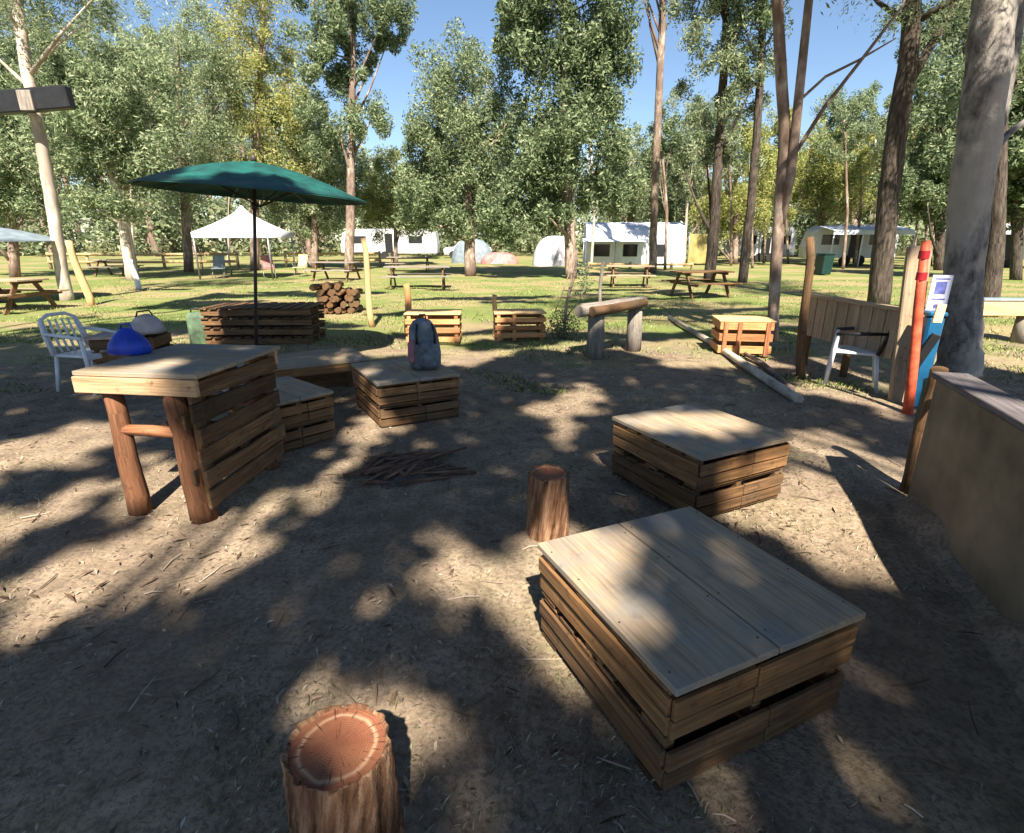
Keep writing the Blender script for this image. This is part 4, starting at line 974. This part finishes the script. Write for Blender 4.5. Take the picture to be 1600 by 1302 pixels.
# the timber crossarm on the white gum
ca = thing('timber_crossarm', 'dark horizontal timber crossarm fixed across the white gum trunk', 'crossarm', at(40, 155, 14.9), R(0))
MB().box((0, .14, 0), (2.0, .26, .50), rot=(0, R(-4), 0)).build('beam', M['black'], ca, .03)
MB().box((0, -.0, -.03), (.34, .08, .44)).build('bracket', M['greylog'], ca, .01)
MB().tube([(-.02, .2, -.1), (-.02, .5, -.15)], [.03, .03], 8).build('bolt', M['metal'], ca)

# ------------------------------------------------------------------ far woodland: one mass
def far_wood():
    g2 = np.random.default_rng(77); VV = []; FF = []; MI = []; off = 0
    tops = [(-300, -20), (450, 60), (560, 210), (640, 250), (700, 200), (960, 190), (1040, 215), (1150, 260), (1240, 235), (1330, 230), (1420, 150), (1600, 90), (1900, 40)]
    tx = [t_[0] for t_ in tops]; ty = [t_[1] for t_ in tops]
    tm = MB()
    for i in range(250):
        px = g2.uniform(-350, 1950); Yv = g2.uniform(56, 115)
        ytop = np.interp(px, tx, ty) + g2.uniform(0, 90); c = at(px, ytop, Yv); h = max(5.0, c.z); x, y = c.x, c.y
        cl = []
        cw = h * g2.uniform(.16, .26)
        for _ in range(22):
            f = g2.uniform(.10, 1.0); r = cw * math.sin(min(1, f * 1.02) * 3.0) ** .6 if f < .98 else .3
            a = g2.uniform(0, 6.28); q = g2.uniform(.2, 1) * r
            cl.append((x + q * math.cos(a), y + q * math.sin(a), h * f, .95, .95, .8, 46))
        V, F_ = leaves(cl, .62, .24, int(g2.integers(1e6)), .4); VV.append(V); FF.append(F_ + off); MI.append(np.zeros(len(F_))); off += len(V)
        tm = MB(); tm.tube([(x, y, -.2), (x + g2.uniform(-.3, .3), y, h * .5), (x + g2.uniform(-.6, .6), y, h * .92)], [h * .014 + .05, h * .011 + .03, .04], 5, cap=False)
        tv = np.array([tuple(v) for v in tm.v]); VV.append(tv); ff = np.array(tm.f) + off; FF.append(ff); MI.append(np.ones(len(ff))); off += len(tv)
    # low scrub at the wood's foot
    cl = []
    for i in range(1500):
        px = g2.uniform(-350, 1950); Yv = g2.uniform(58, 70); c = at(px, 385, Yv); cl.append((c.x, c.y, g2.uniform(.3, 5.5), 1.3, 1.3, 1.0, 26))
    V, F_ = leaves(cl, .7, .3, 5, .1); VV.append(V); FF.append(F_ + off); MI.append(np.zeros(len(F_)))
    me = np_mesh('far_woodland', np.concatenate(VV), np.concatenate(FF), False, np.concatenate(MI))
    o = link_mesh('far_woodland', me, [M['leaf_blue'], M['bark_mix']])
    tag(o, 'far olive green gum woodland closing the back of the clearing', 'woodland', kind='stuff')
far_wood()

# ------------------------------------------------------------------ unseen shade trees behind the viewer: crowns shaped to throw the dappled shade
COT = 1 / math.tan(SUN_EL)
def to_ground(p):                                               # where the sun throws the point p
    return (p[0] - SUN_DIR.x * p[2] * COT, p[1] - SUN_DIR.y * p[2] * COT)
def poly(pts, z=0.0):
    a = np.array([to_ground(gp(x, y, z)) for x, y in pts]); c = a.mean(0); d = a - c
    return c + d * (1 + .065 / np.maximum(np.linalg.norm(d, axis=1), .3))[:, None]
LIT = [poly(p, z) for p, z in [
 ([(-60, 1010), (-60, 900), (120, 862), (250, 830), (400, 780), (440, 835), (310, 900), (170, 955)], 0),
 ([(-60, 700), (185, 638), (195, 692), (-60, 775)], 0), ([(-60, 835), (190, 722), (198, 775), (130, 805), (-60, 862)], 0),
 ([(420, 765), (510, 705), (545, 715), (500, 760), (410, 795)], 0),
 ([(835, 690), (845, 630), (885, 595), (945, 612), (940, 645), (895, 680), (855, 700)], 0),
 ([(585, 900), (640, 865), (715, 870), (760, 900), (740, 1000), (700, 960), (650, 950), (610, 930)], 0),
 ([(745, 880), (795, 835), (845, 835), (840, 985), (800, 985), (780, 940)], 0),
 ([(340, 1190), (400, 1090), (490, 1045), (510, 1110), (450, 1190)], 0),
 ([(640, 1275), (650, 1135), (720, 1105), (785, 1180), (778, 1285)], 0),
 ([(1150, 800), (1190, 740), (1240, 690), (1330, 670), (1430, 740), (1520, 940), (1380, 925), (1280, 860), (1200, 840)], 0),
 ([(1240, 545), (1310, 565), (1430, 625), (1425, 665), (1330, 640), (1250, 610)], 0),
 ([(825, 845), (965, 812), (1025, 870), (1015, 930), (985, 1020), (930, 1015), (850, 905)], .45),
 ([(1060, 868), (1120, 885), (1190, 935), (1120, 935), (1075, 900)], .45),
 ([(965, 655), (1080, 630), (1160, 648), (1120, 680), (1060, 680), (1000, 680)], .45),
 ([(825, 890), (900, 950), (990, 1030), (940, 1040), (870, 1000), (825, 960)], .33),
 ([(560, 700), (600, 695), (605, 730), (565, 745)], 0),
 ([(1320, 1240), (1500, 1250), (1570, 1310), (1340, 1310)], 0),
 ([(170, 690), (340, 690), (345, 800), (180, 800)], .12),
 ([(110, 585), (250, 592), (250, 615), (110, 600)], .88),
 ([(545, 560), (560, 560), (625, 640), (600, 660), (550, 640)], .3),
 ([(450, 1180), (530, 1200), (610, 1290), (450, 1300)], .3),
 ([(840, 770), (890, 780), (890, 840), (835, 840)], .2),
 ([(1130, 745), (1240, 700), (1240, 800), (1140, 810)], .12),
 ([(455, 1165), (500, 1110), (560, 1130), (540, 1200), (480, 1210)], .4),
]]
FULL = [LIT[q] for q in (0, 1, 2, 3, 4, 9, 10, 11, 13)]
def inside(P, x, y):
    n_ = len(P); c = False; j = n_ - 1
    for i in range(n_):
        if (P[i][1] > y) != (P[j][1] > y) and x < (P[j][0] - P[i][0]) * (y - P[i][1]) / (P[j][1] - P[i][1]) + P[i][0]: c = not c
        j = i
    return c
def vnoise(x, y):
    return (math.sin(1.7 * x + 2.3 * math.sin(.6 * y)) + math.sin(1.3 * y * 1.0 + 1.9 * math.sin(.8 * x + 1)) + .6 * math.sin(3.1 * x - 2.7 * y)) / 2.6
shade = [thing('gum_tree', lab, 'tree', (x, y, 0), 0, 'shade gums behind the viewpoint') for lab, x, y in
         (('unseen gum behind the viewpoint on the left, crown shaped for dappled shade', -7.0, -5.5), ('unseen gum right behind the viewpoint, crown shaped for dappled shade', -1.6, -7.5), ('unseen gum behind the viewpoint on the right, crown shaped for dappled shade', 5.5, -6.0), ('unseen gum far left of the viewpoint, crown shaped to shade the bar table', -10.5, 0.8))]
buckets = [[] for _ in shade]
step = .17
r0 = random.Random(3)
xx = -9.5
while xx < 6.5:
    yy = .3
    while yy < 19.5:
        x = xx + r0.uniform(-.5, .5) * step; y = yy + r0.uniform(-.5, .5) * step
        wx = x + .10 * math.sin(3.7 * y + 1.3 * x) + .05 * math.sin(11 * y + 4 * x) + r0.uniform(-.05, .05); wy = y + .14 * math.sin(4.3 * x + 1) + .07 * math.sin(13 * x + 2 * y) + r0.uniform(-.07, .07)
        lit = any(inside(P, wx, wy) for P in LIT)
        edge = 7.9 + .5 * math.sin(x * 1.7) + .35 * math.sin(x * 4.1 + 1) + (1.3 if -5.6 < x < -3.8 else 0) - (.6 if x > 2 else 0)
        if y > edge:                                            # lawn: mostly sunny with streaks of shade lying across
            s_ = vnoise(x * .42, y * 1.5) * 1.0 + .35 * vnoise(x * 1.2 + 5, y * 3)
            thr = .48 if x < 1.5 else .26
            if x < -5.2: thr = .0
            if 3.9 < x < 5.7 and 7.0 < y < 9.6: thr = -9  # solid clumps added here to hold the big gum's lower trunk in shade
            lit = s_ < thr
        thin = lit and y < edge and vnoise(x * 3.1 + 3, y * 2.0) + r0.uniform(-.3, .3) > (.95 if any(inside(P, wx, wy) for P in FULL) else .55)
        if not lit or thin:
            h = r0.uniform(6.5, 10.5) + (1.5 if y > 9 else 0)
            P = Vector((x + SUN_DIR.x * h * COT, y + SUN_DIR.y * h * COT, h))
            k = min(range(4), key=lambda q: (shade[q].location.xy - P.xy).length + r0.uniform(0, 1.0))
            buckets[k].append((P.x, P.y, P.z, .16, .16, .12, 26 if not thin else 9))
        yy += step
    xx += step
for k, t in enumerate(shade):
    if not buckets[k]: continue
    V, F_ = leaves(buckets[k], .21, .12, 300 + k, .2); V = V - np.array(t.location)
    link_mesh('crown', np_mesh('crown', V, F_), M['leaf_dense'], t)
    mb = MB(); mb.tube([(0, 0, -.1), (.1, .1, 2.5), (0, .25, 5.5), (.1, .5, 8.5)], [.28, .23, .17, .06], 12, wob=.06, seed=k)
    mb.build('trunk', M['bark_grey'], t)
    lb = MB()
    for q in r0.sample(buckets[k], min(16, len(buckets[k]))):
        c = Vector(q[:3]) - t.location; s0 = Vector((0, .2, min(5.0, c.z * .55)))
        lb.tube([s0, s0.lerp(c, .5) + Vector((0, 0, .5)), c], [.07, .045, .01], 6, seed=k)
    lb.build('branch', M['bark_grey'], t)

# ------------------------------------------------------------------ ground cover: litter, twigs and grass (nobody could count them)
def litter(n_, x0, x1, y0, y1, L, W, seed, name, mat, label, cat, zo=.004, tilt=.35):
    q = np.random.default_rng(seed); y = y0 + (y1 - y0) * q.random(n_) ** 1.5; x = x0 + (x1 - x0) * q.random(n_)
    dn = np.sin(2.1 * x + 1.7 * np.sin(1.3 * y)) + np.sin(1.7 * y + 1.9 * np.sin(1.1 * x)) + .8 * np.sin(4.9 * x - 3.7 * y)
    keep = (np.abs(x) < 1.15 * y + .8) & (dn + q.normal(0, .7, n_) > -.2); x, y = x[keep], y[keep]; n_ = len(x)
    a = q.uniform(0, 6.283, n_); l = L * q.uniform(.5, 1.4, n_); w_ = W * q.uniform(.6, 1.3, n_); tz = q.normal(0, tilt, n_); z = ground_z(x, y) + zo + np.abs(tz) * l * .4
    A = np.stack([np.cos(a) * np.cos(tz), np.sin(a) * np.cos(tz), np.sin(tz)], 1); Bv = np.stack([-np.sin(a), np.cos(a), q.normal(0, tilt, n_)], 1)
    P = np.stack([x, y, z], 1); l = l[:, None]; w_ = w_[:, None]; up = np.array([0, 0, 1.0]) * w_ * .3
    V = np.stack([P - A * l * .5, P + Bv * w_ * .5 + up, P + A * l * .5, P - Bv * w_ * .5 + up], 1).reshape(-1, 3)
    o = link_mesh(name, np_mesh(name, V, np.arange(4 * n_).reshape(-1, 4)), mat); tag(o, label, cat, kind='stuff'); return o
def rampmat(name, stops, rough=.8):
    m, n, b, o = newmat(name); isl = node(n, 'ShaderNodeNewGeometry').outputs['Random Per Island']
    n.links.new(ramp(n, isl, stops), b.inputs['Base Color']); b.inputs['Roughness'].default_value = rough; b.inputs['Specular IOR Level'].default_value = .2
    return m
lm = rampmat('dry_leaf_litter', [(0, (.09, .065, .045)), (.4, (.20, .155, .115)), (.80, (.30, .25, .19)), (.985, (.36, .31, .25)), (1, (.55, .51, .46))])
litter(24000, -7, 6, .55, 8.5, .034, .010, 1, 'leaf_litter', lm, 'dry brown gum leaves littering the bare dirt', 'leaf litter')
litter(2600, -7, 6, .6, 8.5, .085, .014, 33, 'bark_strips', rampmat('shed_bark', [(0, (.05, .03, .02)), (.5, (.14, .09, .055)), (1, (.30, .22, .15))]), 'shed strips of gum bark scattered over the dirt', 'bark litter', .006, .15)
def twigs():
    q = random.Random(9); mb = MB()
    for i in range(300):
        y = .7 + 7 * q.random() ** 1.4; x = q.uniform(-1.1, 1.1) * y; a = q.uniform(0, 3.14); L = q.uniform(.04, .17)
        c = Vector((x, y, float(ground_z(x, y)) + .008)); d = Vector((math.cos(a), math.sin(a), q.uniform(-.03, .06))) * L / 2; r = q.uniform(.0018, .005)
        mb.tube([c - d, c + Vector((q.uniform(-.01, .01), q.uniform(-.01, .01), .004)), c + d], [r, r, r * .6], 4, cap=False, grain=True)
    o = mb.build('twigs', rampmat('twig_wood', [(0, (.05, .035, .025)), (.6, (.2, .15, .11)), (1, (.42, .37, .31))]), None); tag(o, 'small fallen twigs strewn over the dirt', 'twigs', kind='stuff')
twigs()
def grass(n_, y0, y1, h, wd, seed, name, mat, label, dens, powr=1.4, fade=False):
    q = np.random.default_rng(seed); y = y0 + (y1 - y0) * q.random(n_) ** powr; x = q.uniform(-1.15, 1.15, n_) * (y + .5)
    # tufts
    f = np.sin(1.9 * x + 1.3 * np.sin(1.1 * y)) + np.sin(2.3 * y + 1.7 * np.sin(.9 * x)) + .7 * np.sin(5.3 * x + 4.1 * y)
    keep = f > dens + q.normal(0, .45, n_) + (np.clip((9.8 - y) / 3.2, 0, 1) * 1.7 if fade else 0); x, y = x[keep], y[keep]; n_ = len(x)
    P = np.stack([x, y, ground_z(x, y) - .004], 1); a = q.uniform(0, 6.283, n_); hh = h * q.uniform(.4, 1.3, n_)[:, None]
    D = np.stack([np.cos(a), np.sin(a), np.zeros(n_)], 1); ln = q.uniform(.2, 1.1, n_)[:, None] * hh; Wv = np.stack([-np.sin(a), np.cos(a), np.zeros(n_)], 1) * wd * (.6 + q.random((n_, 1)))
    up = np.array([0, 0, 1.0])
    V = np.stack([P - Wv * .5, P + Wv * .5, P + D * ln * .4 + up * hh * .65 + Wv * .3, P + D * ln + up * hh * .9 - Wv * .05], 1).reshape(-1, 3)
    o = link_mesh(name, np_mesh(name, V, np.arange(4 * n_).reshape(-1, 4)), mat); tag(o, label, 'grass', kind='stuff')
straw_m = rampmat('straw_grass', [(0, (.09, .10, .05)), (.4, (.17, .17, .09)), (.8, (.28, .25, .165)), (1, (.38, .34, .25))])
lawn_m = rampmat('lawn_grass', [(0, (.045, .08, .018)), (.45, (.12, .175, .042)), (.75, (.25, .28, .095)), (1, (.40, .36, .18))])
grass(52000, .6, 7.5, .026, .0035, 21, 'dry_grass', straw_m, 'thin dry grass blades in the bare foreground dirt', .35, 1.3)
grass(100000, 6.0, 24, .05, .011, 22, 'lawn_grass', lawn_m, 'short patchy green and straw lawn beyond the tables', -.3, 1.3, fade=True)
